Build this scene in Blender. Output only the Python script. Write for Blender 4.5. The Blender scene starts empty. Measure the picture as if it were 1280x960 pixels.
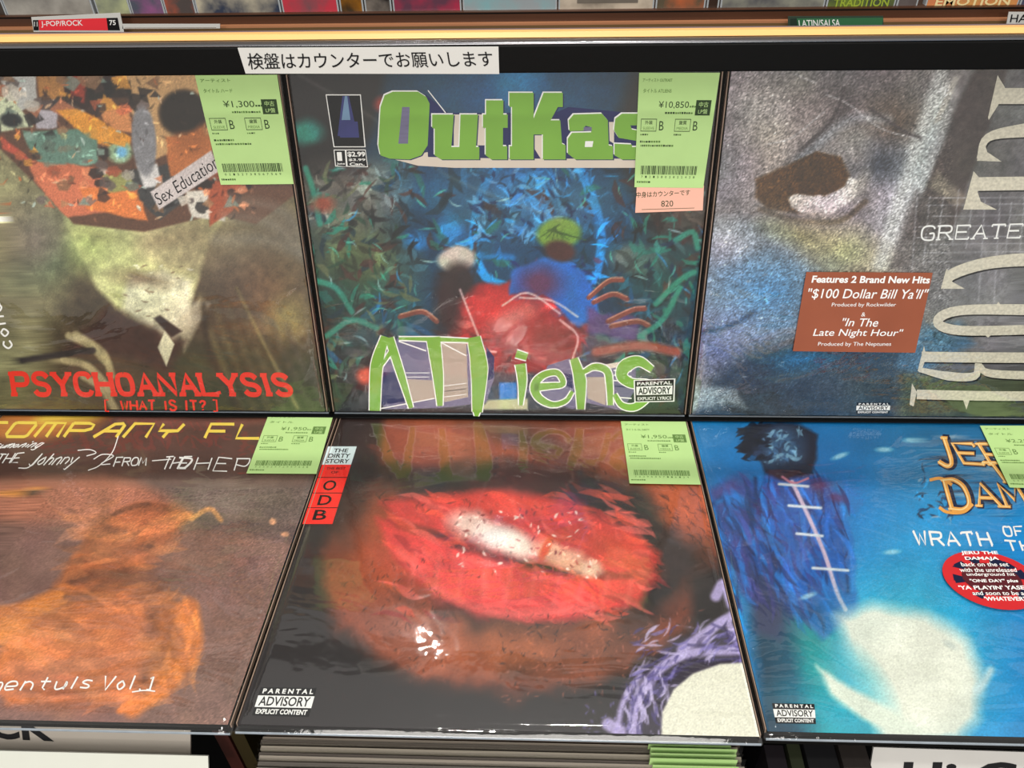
import bpy, math, random
import numpy as np
from mathutils import Vector, Matrix

# ------------------------------------------------------------------ camera
F = 1000.0
H_ = np.array([0.99932235, 0.00679539, -0.03617547])      # world axes seen from the camera (x right, y down, z ahead)
FW = np.array([0.03208524, -0.64245666, 0.76565003])
UP = np.array([-0.01803828, -0.76629189, -0.64223933])
CAM = np.array([0.18319845, -0.53204471, 0.48852572])
M3 = np.stack([H_, FW, UP])
sc = bpy.context.scene
cd = bpy.data.cameras.new('camera'); cam = bpy.data.objects.new('camera', cd); sc.collection.objects.link(cam)
cd.sensor_width = 36; cd.lens = 36 * F / 1280; cd.clip_start = 0.01
R = np.stack([M3[:, 0], -M3[:, 1], -M3[:, 2]], 1)
m4 = Matrix.Identity(4)
for i in range(3):
    for j in range(3): m4[i][j] = R[i, j]
    m4[i][3] = CAM[i]
cam.matrix_world = m4
sc.camera = cam
# ------------------------------------------------------------------ world, lights, exposure
w = bpy.data.worlds.new('room_light'); sc.world = w; w.use_nodes = True
w.node_tree.nodes['Background'].inputs[0].default_value = (1.0, .97, .93, 1)
w.node_tree.nodes['Background'].inputs[1].default_value = 0.46


def area(name, loc, target, size, power, col=(1, .96, .9), shape='DISK'):
    l = bpy.data.lights.new(name, 'AREA'); l.shape = shape; l.size = size; l.energy = power; l.color = col
    o = bpy.data.objects.new(name, l); sc.collection.objects.link(o); o.location = loc
    o.rotation_euler = (Vector(target) - Vector(loc)).to_track_quat('-Z', 'Y').to_euler()
    return o


area('front_fill_light', (0.1, -1.75, 1.45), (0.15, 0.0, 0.1), 1.3, 31, shape='SQUARE')  # broad fill added in front to brighten the upper records
area('downlight_over_rack', (0.25, 0.36, 1.95), (0.2, -0.1, 0.0), 0.10, 15)
area('downlight_aisle', (0.03, -0.77, 1.75), (0.2, -0.1, 0.0), 0.08, 8)
area('downlight_back', (-0.17, 1.29, 1.75), (0.1, -0.1, 0.0), 0.022, .35)
area('downlight_far', (0.0, -3.4, 1.33), (0.2, 0.0, 0.0), 0.16, 22)
sc.view_settings.view_transform = 'Standard'; sc.view_settings.look = 'None'
sc.view_settings.exposure = 0.0; sc.view_settings.gamma = 1.0; sc.view_settings.use_curve_mapping = False
rnd = random.Random(7)


# ------------------------------------------------------------------ planes
def w2(v): return M3 @ v


D1 = np.array([24, 1799, 1000.]); D1 /= np.linalg.norm(D1)
D2 = np.array([41, -707, 1000.]); D2 /= np.linalg.norm(D2)
EX = np.array([1., 0, 0])
EU = w2(-D1); EU[0] = 0; EU /= np.linalg.norm(EU)       # up the leaning upper records
EL = w2(D2); EL[0] = 0; EL /= np.linalg.norm(EL)        # away along the lower records


class Frame:
    def __init__(s, o, ex, ey):
        s.o = np.array(o, float); s.ex = np.array(ex, float); s.ey = np.array(ey, float); s.ez = np.cross(s.ex, s.ey)

    def mat(s):
        m = Matrix.Identity(4)
        for i in range(3):
            m[i][0] = s.ex[i]; m[i][1] = s.ey[i]; m[i][2] = s.ez[i]; m[i][3] = s.o[i]
        return m

    def world(s, p):
        p = np.asarray(p, float)
        return s.o + p[..., 0:1] * s.ex + p[..., 1:2] * s.ey + p[..., 2:3] * s.ez

    def px(s, p):               # local -> photograph pixels
        q = (s.world(p) - CAM) @ M3
        return 640 + F * q[..., 0] / q[..., 2], 480 + F * q[..., 1] / q[..., 2]

    def loc(s, x, y, z=0.0):    # photograph pixel -> local point on the plane z
        r = M3 @ np.array([(x - 640) / F, (y - 480) / F, 1.0])
        o = s.o + z * s.ez
        t = ((o - CAM) @ s.ez) / (r @ s.ez)
        q = CAM + t * r - s.o
        return (q @ s.ex, q @ s.ey, z)


# ------------------------------------------------------------------ colours and materials
def lin(c):
    c = np.asarray(c, float) / 255.0
    return np.where(c <= .04045, c / 12.92, ((c + .055) / 1.055) ** 2.4)


MATS = {}


def mat(name, col, rough=.5, metal=0, noise=0.0, nscale=60, coat=0, bump=0, bscale=200, spec=.5, emit=0, stretch=None):
    if name in MATS: return MATS[name]
    m = bpy.data.materials.new(name); m.use_nodes = True; nt = m.node_tree; b = nt.nodes['Principled BSDF']
    c = lin(col)
    b.inputs['Base Color'].default_value = (*c, 1); b.inputs['Roughness'].default_value = rough
    b.inputs['Metallic'].default_value = metal; b.inputs['Coat Weight'].default_value = coat
    b.inputs['Coat Roughness'].default_value = .05
    b.inputs['Specular IOR Level'].default_value = spec
    if emit:
        b.inputs['Emission Color'].default_value = (*c, 1); b.inputs['Emission Strength'].default_value = emit
    tc = nt.nodes.new('ShaderNodeTexCoord'); mp = nt.nodes.new('ShaderNodeMapping')
    nt.links.new(tc.outputs['Object'], mp.inputs[0])
    if stretch: mp.inputs['Scale'].default_value = stretch
    n = nt.nodes.new('ShaderNodeTexNoise'); n.inputs['Scale'].default_value = nscale; n.inputs['Detail'].default_value = 4
    nt.links.new(mp.outputs[0], n.inputs['Vector'])
    mr = nt.nodes.new('ShaderNodeMapRange'); mr.inputs[3].default_value = 1 - noise; mr.inputs[4].default_value = 1 + noise
    nt.links.new(n.outputs['Fac'], mr.inputs[0])
    vm = nt.nodes.new('ShaderNodeVectorMath'); vm.operation = 'SCALE'; vm.inputs[0].default_value = tuple(c)
    nt.links.new(mr.outputs[0], vm.inputs['Scale']); nt.links.new(vm.outputs[0], b.inputs['Base Color'])
    if bump:
        n2 = nt.nodes.new('ShaderNodeTexNoise'); n2.inputs['Scale'].default_value = bscale
        nt.links.new(mp.outputs[0], n2.inputs['Vector'])
        bp = nt.nodes.new('ShaderNodeBump'); bp.inputs['Strength'].default_value = bump; bp.inputs['Distance'].default_value = .002
        nt.links.new(n2.outputs['Fac'], bp.inputs['Height']); nt.links.new(bp.outputs[0], b.inputs['Normal'])
    MATS[name] = m
    return m


def print_mat():
    if 'printed_board' in MATS: return MATS['printed_board']
    m = bpy.data.materials.new('printed_board'); m.use_nodes = True; nt = m.node_tree; b = nt.nodes['Principled BSDF']
    a = nt.nodes.new('ShaderNodeVertexColor'); a.layer_name = 'print'
    tc = nt.nodes.new('ShaderNodeTexCoord')
    n = nt.nodes.new('ShaderNodeTexNoise'); n.inputs['Scale'].default_value = 900; n.inputs['Detail'].default_value = 2
    nt.links.new(tc.outputs['Object'], n.inputs['Vector'])
    mr = nt.nodes.new('ShaderNodeMapRange'); mr.inputs[3].default_value = .82; mr.inputs[4].default_value = 1.18
    nt.links.new(n.outputs['Fac'], mr.inputs[0])
    vm = nt.nodes.new('ShaderNodeVectorMath'); vm.operation = 'SCALE'
    nt.links.new(a.outputs['Color'], vm.inputs[0]); nt.links.new(mr.outputs[0], vm.inputs['Scale'])
    nt.links.new(vm.outputs[0], b.inputs['Base Color']); b.inputs['Roughness'].default_value = .45
    MATS['printed_board'] = m
    return m


def film_mat(name, seed, gain=1.0, wr=.25, rough=.03):
    m = bpy.data.materials.new(name); m.use_nodes = True; nt = m.node_tree; nt.nodes.clear()
    out = nt.nodes.new('ShaderNodeOutputMaterial'); mix = nt.nodes.new('ShaderNodeMixShader')
    tr = nt.nodes.new('ShaderNodeBsdfTransparent'); gl = nt.nodes.new('ShaderNodeBsdfGlossy')
    gl.inputs['Roughness'].default_value = rough; gl.inputs['Color'].default_value = (1, 1, 1, 1)
    tr.inputs['Color'].default_value = (.97, .975, .97, 1)
    tc = nt.nodes.new('ShaderNodeTexCoord')
    mp = nt.nodes.new('ShaderNodeMapping'); mp.inputs['Location'].default_value = (seed * 1.7, seed * .9, 0)
    mp.inputs['Scale'].default_value = (9, 16, 1); mp.inputs['Rotation'].default_value = (0, 0, .3)
    nt.links.new(tc.outputs['Object'], mp.inputs[0])
    n = nt.nodes.new('ShaderNodeTexNoise'); n.inputs['Scale'].default_value = 1; n.inputs['Detail'].default_value = 3
    n.inputs['Distortion'].default_value = 1.2
    nt.links.new(mp.outputs[0], n.inputs['Vector'])
    mp2 = nt.nodes.new('ShaderNodeMapping'); mp2.inputs['Scale'].default_value = (60, 130, 1); mp2.inputs['Location'].default_value = (seed, 0, 0)
    nt.links.new(tc.outputs['Object'], mp2.inputs[0])
    n2 = nt.nodes.new('ShaderNodeTexNoise'); n2.inputs['Scale'].default_value = 1; n2.inputs['Detail'].default_value = 4
    nt.links.new(mp2.outputs[0], n2.inputs['Vector'])
    # fine crinkle only near the folded bottom hem of the sleeve
    sx = nt.nodes.new('ShaderNodeSeparateXYZ'); nt.links.new(tc.outputs['Object'], sx.inputs[0])
    mr = nt.nodes.new('ShaderNodeMapRange'); mr.inputs[1].default_value = .018; mr.inputs[2].default_value = .0
    mr.inputs[3].default_value = 0.02; mr.inputs[4].default_value = .45
    nt.links.new(sx.outputs['Y'], mr.inputs[0])
    mu = nt.nodes.new('ShaderNodeMath'); mu.operation = 'MULTIPLY'
    nt.links.new(n2.outputs['Fac'], mu.inputs[0]); nt.links.new(mr.outputs[0], mu.inputs[1])
    ad = nt.nodes.new('ShaderNodeMath'); ad.operation = 'ADD'
    nt.links.new(n.outputs['Fac'], ad.inputs[0]); nt.links.new(mu.outputs[0], ad.inputs[1])
    bp = nt.nodes.new('ShaderNodeBump'); bp.inputs['Strength'].default_value = wr; bp.inputs['Distance'].default_value = .012
    nt.links.new(ad.outputs[0], bp.inputs['Height']); nt.links.new(bp.outputs[0], gl.inputs['Normal'])
    ge = nt.nodes.new('ShaderNodeNewGeometry'); dt = nt.nodes.new('ShaderNodeVectorMath'); dt.operation = 'DOT_PRODUCT'
    nt.links.new(ge.outputs['Incoming'], dt.inputs[0]); nt.links.new(bp.outputs[0], dt.inputs[1])

    def mth(op, x, y=None, cl=False):
        q = nt.nodes.new('ShaderNodeMath'); q.operation = op; q.use_clamp = cl
        for k, e in enumerate((x, y)):
            if e is None: continue
            if isinstance(e, (int, float)): q.inputs[k].default_value = e
            else: nt.links.new(e, q.inputs[k])
        return q.outputs[0]
    f5 = mth('POWER', mth('SUBTRACT', 1.0, mth('ABSOLUTE', dt.outputs['Value']), True), 5.0)
    fac = mth('MULTIPLY', mth('ADD', mth('MULTIPLY', f5, .92), .075), gain, True)
    nt.links.new(fac, mix.inputs[0])
    nt.links.new(tr.outputs[0], mix.inputs[1]); nt.links.new(gl.outputs[0], mix.inputs[2])
    nt.links.new(mix.outputs[0], out.inputs[0])
    return m


# ------------------------------------------------------------------ objects
def thing(name, label, cat, group=None, frame=None, loc=None):
    o = bpy.data.objects.new(name, None); sc.collection.objects.link(o); o.empty_display_size = .02
    if frame is not None: o.matrix_world = frame.mat()
    elif loc is not None: o.location = loc
    o['label'] = label; o['category'] = cat
    if group: o['group'] = group
    return o


def mesh(name, verts, faces, mats, parent=None, fmat=None, smooth=False, label=None):
    me = bpy.data.meshes.new(name); me.from_pydata([tuple(map(float, v)) for v in verts], [], faces)
    for m in (mats if isinstance(mats, (list, tuple)) else [mats]): me.materials.append(m)
    if fmat is not None:
        me.polygons.foreach_set('material_index', np.array(fmat, dtype=np.int32))
    if smooth: me.polygons.foreach_set('use_smooth', [True] * len(me.polygons))
    me.update()
    o = bpy.data.objects.new(name, me); sc.collection.objects.link(o)
    if parent is not None: o.parent = parent
    if label: o['label'] = label
    return o


BF = [(0, 1, 2, 3), (7, 6, 5, 4), (0, 4, 5, 1), (1, 5, 6, 2), (2, 6, 7, 3), (3, 7, 4, 0)]


def slab(corners, t):       # four local corners (counterclockwise seen from +z), thickness t downwards
    a = [np.array(c, float) for c in corners]
    return [*a, *[c - np.array([0, 0, t]) for c in a]], [f for f in BF]


def box(x0, x1, y0, y1, z0, z1):
    v = [(x0, y0, z1), (x1, y0, z1), (x1, y1, z1), (x0, y1, z1), (x0, y0, z0), (x1, y0, z0), (x1, y1, z0), (x0, y1, z0)]
    return v, [f for f in BF]


class Ink:      # flat print: polygons in photo pixels laid onto a plane, several colours, one mesh
    def __init__(s, frame, z):
        s.f = frame; s.z = z; s.v = []; s.fc = []; s.mi = []; s.mats = []; s.n = 0

    def m(s, mt):
        if mt not in s.mats: s.mats.append(mt)
        return s.mats.index(mt)

    def add(s, pts, faces, mt, lift=0):
        b = len(s.v); i = s.m(mt); lift = lift + s.n * 4e-7; s.n += 1
        s.v += [s.f.loc(p[0], p[1], s.z + lift) for p in pts]
        s.fc += [tuple(b + k for k in f) for f in faces]; s.mi += [i] * len(faces)

    def addl(s, lpts, faces, mt, lift=0):
        b = len(s.v); i = s.m(mt); lift = lift + s.n * 4e-7; s.n += 1
        s.v += [(p[0], p[1], s.z + lift) for p in lpts]
        s.fc += [tuple(b + k for k in f) for f in faces]; s.mi += [i] * len(faces)

    def poly(s, pts, mt, lift=0): s.add(pts, [tuple(reversed(range(len(pts)))) if area2(pts) > 0 else tuple(range(len(pts)))], mt, lift)

    def ribbon(s, pts, wd, mt, smooth=True, lift=0):
        p = catmull(pts) if smooth and len(pts) > 2 else [np.array(q, float) for q in pts]
        n = len(p); wd = wd if isinstance(wd, (list, tuple)) else [wd] * 2
        L = []; Rr = []
        for i in range(n):
            d = p[min(i + 1, n - 1)] - p[max(i - 1, 0)]; d = d / (np.linalg.norm(d) + 1e-9)
            h = np.interp(i / (n - 1), np.linspace(0, 1, len(wd)), wd) / 2
            nn = np.array([-d[1], d[0]]) * h
            L.append(p[i] + nn); Rr.append(p[i] - nn)
        s.add(L + Rr, [(i, i + 1, n + i + 1, n + i) for i in range(n - 1)], mt, lift)

    def text(s, body, quad, mt, bold=0, lift=0):      # quad px: bottom left, bottom right, top right, top left
        c = [np.array(s.f.loc(*q)) for q in quad]
        v, f = glyphs(body, bold)
        pts = [(1 - a) * (1 - b) * c[0] + a * (1 - b) * c[1] + a * b * c[2] + (1 - a) * b * c[3] for a, b in v]
        s.addl(pts, f, mt, lift)

    def cut(s, name, parent, label=None):     # finish one piece of print, go on with the next just above it
        o = s.build(name, parent, label); s.v, s.fc, s.mi, s.mats = [], [], [], []
        return o

    def build(s, name, parent, label=None): return mesh(name, s.v, s.fc, s.mats, parent, s.mi, label=label)


def area2(p): return sum(p[i][0] * p[(i + 1) % len(p)][1] - p[(i + 1) % len(p)][0] * p[i][1] for i in range(len(p)))


def catmull(pts, k=5):
    p = [np.array(q, float) for q in pts]; p = [2 * p[0] - p[1]] + p + [2 * p[-1] - p[-2]]
    out = []
    for i in range(1, len(p) - 2):
        for j in range(k):
            t = j / k; a, b, c, d = p[i - 1], p[i], p[i + 1], p[i + 2]
            out.append(.5 * (2 * b + (c - a) * t + (2 * a - 5 * b + 4 * c - d) * t * t + (3 * b - a - 3 * c + d) * t ** 3))
    out.append(p[-2])
    return out


GC = {}


def glyphs(body, bold=0):
    key = (body, bold)
    if key in GC: return GC[key]
    cu = bpy.data.curves.new('t', 'FONT'); cu.body = body; cu.resolution_u = 3; cu.offset = bold
    o = bpy.data.objects.new('t', cu); sc.collection.objects.link(o)
    dg = bpy.context.evaluated_depsgraph_get(); me = bpy.data.meshes.new_from_object(o.evaluated_get(dg))
    v = np.array([q.co[:2] for q in me.vertices]); f = [tuple(p.vertices) for p in me.polygons]
    bpy.data.objects.remove(o); bpy.data.curves.remove(cu); bpy.data.meshes.remove(me)
    lo = v.min(0); hi = v.max(0); v = (v - lo) / np.maximum(hi - lo, 1e-6)
    GC[key] = (v, f)
    return GC[key]


# stroke letters, unit box, y up; capital first
SF = {
    'a': [[(.85, .6), (.85, 0)], [(.85, .5), (.5, .64), (.12, .3), (.45, 0), (.85, .15)]],
    'y': [[(.1, .62), (.5, .1)], [(.95, .62), (.3, -.45), (.05, -.4)]],
    'r': [[(.2, .6), (.2, 0)], [(.2, .4), (.5, .62), (.85, .55)]],
    'w': [[(0, .6), (.25, 0), (.5, .5), (.75, 0), (1, .6)]],
    'g': [[(.85, .55), (.4, .64), (.12, .3), (.45, .02), (.85, .2)], [(.85, .6), (.85, -.2), (.4, -.4), (.1, -.25)]],
    'A': [[(0, 0), (.5, 1), (1, 0)], [(.2, .36), (.8, .36)]],
    'B': [[(0, 0), (0, 1)], [(0, 1), (.6, 1), (.85, .9), (.85, .62), (.6, .53), (0, .53)], [(.6, .53), (.95, .42), (.95, .1), (.65, 0), (0, 0)]],
    'C': [[(1, .8), (.8, .99), (.3, .99), (.04, .75), (.04, .25), (.3, .01), (.8, .01), (1, .2)]],
    'D': [[(0, 0), (0, 1)], [(0, 1), (.55, 1), (.95, .75), (.95, .25), (.55, 0), (0, 0)]],
    'E': [[(1, 1), (0, 1), (0, 0), (1, 0)], [(0, .52), (.8, .52)]],
    'F': [[(1, 1), (0, 1), (0, 0)], [(0, .5), (.75, .5)]],
    'G': [[(1, .8), (.8, .99), (.3, .99), (.04, .75), (.04, .25), (.3, .01), (.9, .01), (.95, .45), (.6, .45)]],
    'H': [[(0, 0), (0, 1)], [(1, 0), (1, 1)], [(0, .5), (1, .5)]],
    'I': [[(.5, 0), (.5, 1)]],
    'J': [[(.7, 1), (.7, .2), (.45, .01), (.1, .15)]],
    'K': [[(0, 0), (0, 1)], [(1, 1), (.05, .45)], [(.3, .6), (1, 0)]],
    'L': [[(0, 1), (0, 0), (1, 0)]],
    'M': [[(0, 0), (.08, 1), (.5, .3), (.92, 1), (1, 0)]],
    'N': [[(0, 0), (0, 1), (1, 0), (1, 1)]],
    'O': [[(.5, .99), (.15, .9), (.03, .5), (.15, .1), (.5, .01), (.85, .1), (.97, .5), (.85, .9), (.5, .99)]],
    'P': [[(0, 0), (0, 1)], [(0, 1), (.7, 1), (.95, .88), (.95, .6), (.7, .47), (0, .47)]],
    'R': [[(0, 0), (0, 1)], [(0, 1), (.7, 1), (.92, .88), (.92, .62), (.7, .5), (0, .5)], [(.5, .5), (1, 0)]],
    'S': [[(.95, .82), (.7, .99), (.25, .99), (.05, .78), (.25, .56), (.75, .46), (.95, .25), (.75, .01), (.25, .01), (.03, .18)]],
    'T': [[(0, 1), (1, 1)], [(.5, 1), (.5, 0)]],
    'U': [[(0, 1), (.02, .25), (.25, .01), (.75, .01), (.98, .25), (1, 1)]],
    'V': [[(0, 1), (.5, 0), (1, 1)]],
    'W': [[(0, 1), (.25, 0), (.5, .8), (.75, 0), (1, 1)]],
    'X': [[(0, 0), (1, 1)], [(0, 1), (1, 0)]],
    'Y': [[(0, 1), (.5, .48)], [(1, 1), (.5, .48), (.5, 0)]],
    '?': [[(.1, .8), (.4, .99), (.8, .85), (.8, .6), (.5, .45), (.5, .28)], [(.5, .1), (.5, 0)]],
    '1': [[(.2, .75), (.5, 1), (.5, 0)], [(.15, 0), (.9, 0)]],
    '.': [[(.4, 0), (.5, .09)]],
    '[': [[(.9, 1), (.3, 1), (.3, 0), (.9, 0)]], ']': [[(.1, 1), (.7, 1), (.7, 0), (.1, 0)]],
    'n': [[(.1, 0), (.1, .62)], [(.1, .5), (.5, .65), (.85, .45), (.85, 0)]],
    'm': [[(0, 0), (.05, .6)], [(.05, .45), (.3, .65), (.45, .4), (.45, 0)], [(.45, .4), (.75, .65), (.95, .4), (1, 0)]],
    'e': [[(.1, .35), (.85, .38), (.75, .65), (.35, .65), (.08, .4), (.2, .05), (.8, .08)]],
    'o': [[(.5, .62), (.1, .35), (.45, .0), (.85, .3), (.5, .62)]],
    'l': [[(.4, 1), (.4, 0)]], 'i': [[(.5, .6), (.5, 0)], [(.5, .8), (.5, .9)]],
    'h': [[(.1, 0), (.1, 1)], [(.1, .45), (.5, .65), (.85, .4), (.85, 0)]],
    'p': [[(.1, .6), (.1, -.35)], [(.1, .5), (.5, .65), (.85, .3), (.5, 0), (.1, .1)]],
    'u': [[(.1, .6), (.15, .1), (.5, 0), (.85, .2), (.85, .6), (.87, 0)]],
    't': [[(.4, .95), (.4, .1), (.75, 0)], [(.05, .62), (.8, .62)]],
    'c': [[(.9, .55), (.5, .65), (.12, .35), (.4, 0), (.9, .1)]],
    'd': [[(.85, 1), (.85, 0)], [(.85, .5), (.5, .65), (.12, .3), (.45, 0), (.85, .12)]],
    's': [[(.85, .58), (.4, .65), (.2, .48), (.75, .25), (.6, 0), (.15, .05)]],
}
ROUND = set('BCDGJOPRSU?nmeohpucdstag')


def strokes(ink, body, quad, mt, w, gap=.22, serif=0, jitter=0, seed=1, widths=None, taper=None, lift=0, smooth=None):
    """lay stroke letters along a px quad (bottom left, bottom right, top right, top left)"""
    r = random.Random(seed); wd = [(widths or {}).get(ch, .45 if ch in 'I.1il[]' else (.6 if ch == ' ' else 1.0)) for ch in body]
    tot = sum(wd) + gap * (len(body) - 1); x = 0; q = [np.array(c, float) for c in quad]

    def P(a, b): return (1 - a) * (1 - b) * q[0] + a * (1 - b) * q[1] + a * b * q[2] + (1 - a) * b * q[3]
    for ch, cw in zip(body, wd):
        for st in SF.get(ch, []):
            pp = [P((x + a * cw + r.uniform(-jitter, jitter)) / tot, b + r.uniform(-jitter, jitter)) for a, b in st]
            sm = (ch in ROUND and len(st) > 3) if smooth is None else smooth
            ink.ribbon(pp, taper and [w * taper[0], w, w * taper[1]] or w, mt, smooth=sm, lift=lift)
            if serif:
                for e, o in ((0, 1), (-1, -2)):
                    if st[e][1] in (0, 1) and not (st[e][1] == st[o][1]):
                        a, b = st[e]; s2 = serif
                        b2 = b + (.5 * s2 * .12 if b == 0 else -.06 * s2)
                        ink.ribbon([P((x + a * cw - .2 * s2) / tot, b), P((x + a * cw + .2 * s2) / tot, b)], w * .8, mt, smooth=False, lift=lift)
                    elif st[e][1] == st[o][1] and st[e][1] in (0, 1):
                        a, b = st[e]; dy = .16 if b == 0 else -.16
                        ink.ribbon([P((x + a * cw) / tot, b), P((x + a * cw) / tot, b + dy)], w * .8, mt, smooth=False, lift=lift)
        x += cw + gap


# ------------------------------------------------------------------ printing colour fields on a grid of points
def hashn(ix, iy, s):
    n = (ix.astype(np.int64) * 374761393 + iy.astype(np.int64) * 668265263 + s * 974634777) & 0x7fffffff
    n = ((n ^ (n >> 13)) * 1274126177) & 0x7fffffff
    return ((n ^ (n >> 16)) & 0xffff) / 65535.0


def vnoise(x, y, s=0):
    ix = np.floor(x); iy = np.floor(y); fx = x - ix; fy = y - iy; fx = fx * fx * (3 - 2 * fx); fy = fy * fy * (3 - 2 * fy)
    a = hashn(ix, iy, s); b = hashn(ix + 1, iy, s); c = hashn(ix, iy + 1, s); d = hashn(ix + 1, iy + 1, s)
    return (a * (1 - fx) + b * fx) * (1 - fy) + (c * (1 - fx) + d * fx) * fy


def fbm(x, y, s=0, o=4):
    t = 0; a = .5; n = 0
    for k in range(o):
        t = t + a * vnoise(x * 2 ** k, y * 2 ** k, s + k); n += a; a *= .5
    return t / n


class Paint:
    def __init__(s, X, Y, base):
        s.X = X; s.Y = Y; s.C = np.zeros(X.shape + (3,)); s.C[:] = np.array(base, float)
        s.wx = (fbm(X / 26, Y / 26, 91) - .5); s.wy = (fbm(X / 26, Y / 26, 57) - .5)

    def _mix(s, sel, a, col):
        c = np.array(col, float); a = np.clip(a, 0, 1)[..., None]
        s.C[sel] = s.C[sel] * (1 - a) + c * a

    def poly(s, pts, col, soft=2, a=1, warp=0):
        p = np.array(pts, float); m = soft + 3 + warp
        sel = (s.X > p[:, 0].min() - m) & (s.X < p[:, 0].max() + m) & (s.Y > p[:, 1].min() - m) & (s.Y < p[:, 1].max() + m)
        if not sel.any(): return
        x = s.X[sel] + s.wx[sel] * warp * 2; y = s.Y[sel] + s.wy[sel] * warp * 2
        d = np.full(x.shape, 1e9); ins = np.zeros(x.shape, bool)
        for i in range(len(p)):
            x0, y0 = p[i]; x1, y1 = p[(i + 1) % len(p)]; ex, ey = x1 - x0, y1 - y0
            t = np.clip(((x - x0) * ex + (y - y0) * ey) / (ex * ex + ey * ey + 1e-9), 0, 1)
            d = np.minimum(d, np.hypot(x - x0 - t * ex, y - y0 - t * ey))
            c = ((y0 > y) != (y1 > y)); xi = x0 + (y - y0) * ex / (ey if abs(ey) > 1e-9 else 1e-9)
            ins ^= c & (x < xi)
        sd = np.where(ins, -d, d)
        s._mix(sel, a * np.clip(.5 - sd / (soft + 1e-6), 0, 1), col)

    def ell(s, cx, cy, rx, ry, col, ang=0, soft=.25, a=1, warp=0):
        R_ = max(rx, ry) * (1 + soft) + warp + 2
        sel = (abs(s.X - cx) < R_) & (abs(s.Y - cy) < R_)
        if not sel.any(): return
        x = s.X[sel] - cx + s.wx[sel] * warp * 2; y = s.Y[sel] - cy + s.wy[sel] * warp * 2
        c, n = math.cos(math.radians(ang)), math.sin(math.radians(ang))
        r = np.hypot((x * c + y * n) / rx, (-x * n + y * c) / ry)
        s._mix(sel, a * np.clip((1 + soft - r) / (2 * soft), 0, 1), col)

    def line(s, pts, wd, col, soft=1.5, a=1, smooth=True, taper=False):
        p = np.array(catmull(pts, 4) if smooth and len(pts) > 2 else pts, float); m = wd + soft + 2
        sel = (s.X > p[:, 0].min() - m) & (s.X < p[:, 0].max() + m) & (s.Y > p[:, 1].min() - m) & (s.Y < p[:, 1].max() + m)
        if not sel.any(): return
        x = s.X[sel]; y = s.Y[sel]; d = np.full(x.shape, 1e9); n = len(p) - 1
        for i in range(n):
            x0, y0 = p[i]; ex, ey = p[i + 1] - p[i]
            t = np.clip(((x - x0) * ex + (y - y0) * ey) / (ex * ex + ey * ey + 1e-9), 0, 1)
            hw = wd / 2 * np.sin(math.pi * (i + t) / n) if taper else wd / 2
            d = np.minimum(d, np.hypot(x - x0 - t * ex, y - y0 - t * ey) - hw)
        s._mix(sel, a * np.clip(.5 - d / soft, 0, 1), col)

    def noise(s, amp, scale, seed=0, ax=1, ay=1, o=4, hue=0):
        n = fbm(s.X / scale * ax, s.Y / scale * ay, seed, o) - .5
        s.C *= (1 + 2 * amp * n)[..., None]
        if hue:
            for k in range(3): s.C[..., k] *= 1 + hue * (fbm(s.X / scale / 1.5, s.Y / scale / 1.5, seed + 20 + k, 2) - .5)

    def grain(s, amp, seed=0, sel=None):
        g = np.random.default_rng(seed).normal(0, 1, s.X.shape)
        if sel is not None: g = g * sel
        s.C *= np.clip(1 + amp * g, .3, 2.2)[..., None]

    def scraps(s, n, box_, size, seed, cols, a=.95):
        r = random.Random(seed); x0, y0, x1, y1 = box_
        for _ in range(n):
            x = r.uniform(x0, x1); y = r.uniform(y0, y1); t0 = r.uniform(0, 6.3); k = r.choice((3, 4, 5, 7))
            z = size * r.uniform(.4, 1)
            c = np.array(r.choice(cols), float) * r.uniform(.75, 1.2)
            s.poly([(x + z * r.uniform(.6, 1) * math.cos(t0 + j * 6.283 / k), y + z * .8 * r.uniform(.6, 1) * math.sin(t0 + j * 6.283 / k)) for j in range(k)], c, 1.5, a)

    def streaks(s, n, box_, ln, wd, seed, jit=.5, cols=None, pc=.2, ang=None, a=.8):
        r = random.Random(seed); x0, y0, x1, y1 = box_
        for _ in range(n):
            x = r.uniform(x0, x1); y = r.uniform(y0, y1)
            k = np.argmin((s.X[:, s.X.shape[1] // 2] * 0 + (s.Y[:, s.X.shape[1] // 2] - y) ** 2))
            j = np.argmin(abs(s.X[k] - x)); c = s.C[k, j].copy() * (1 + r.uniform(-jit, jit * 1.3))
            if cols and r.random() < pc: c = np.array(r.choice(cols), float)
            t = math.radians(r.uniform(*ang)) if ang else r.uniform(0, 6.3)
            l = r.uniform(.4, 1) * ln; b = r.uniform(-.9, .9)
            p = []
            for q in (-.5, -.17, .17, .5):
                p.append((x + l * q * math.cos(t) - b * l * q * q * math.sin(t), y + l * q * math.sin(t) + b * l * q * q * math.cos(t)))
            s.line(p, r.uniform(.4, 1) * wd, c, 1.3, a, smooth=False, taper=True)


# ------------------------------------------------------------------ a record in its clear sleeve
Tb = .0036


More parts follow.
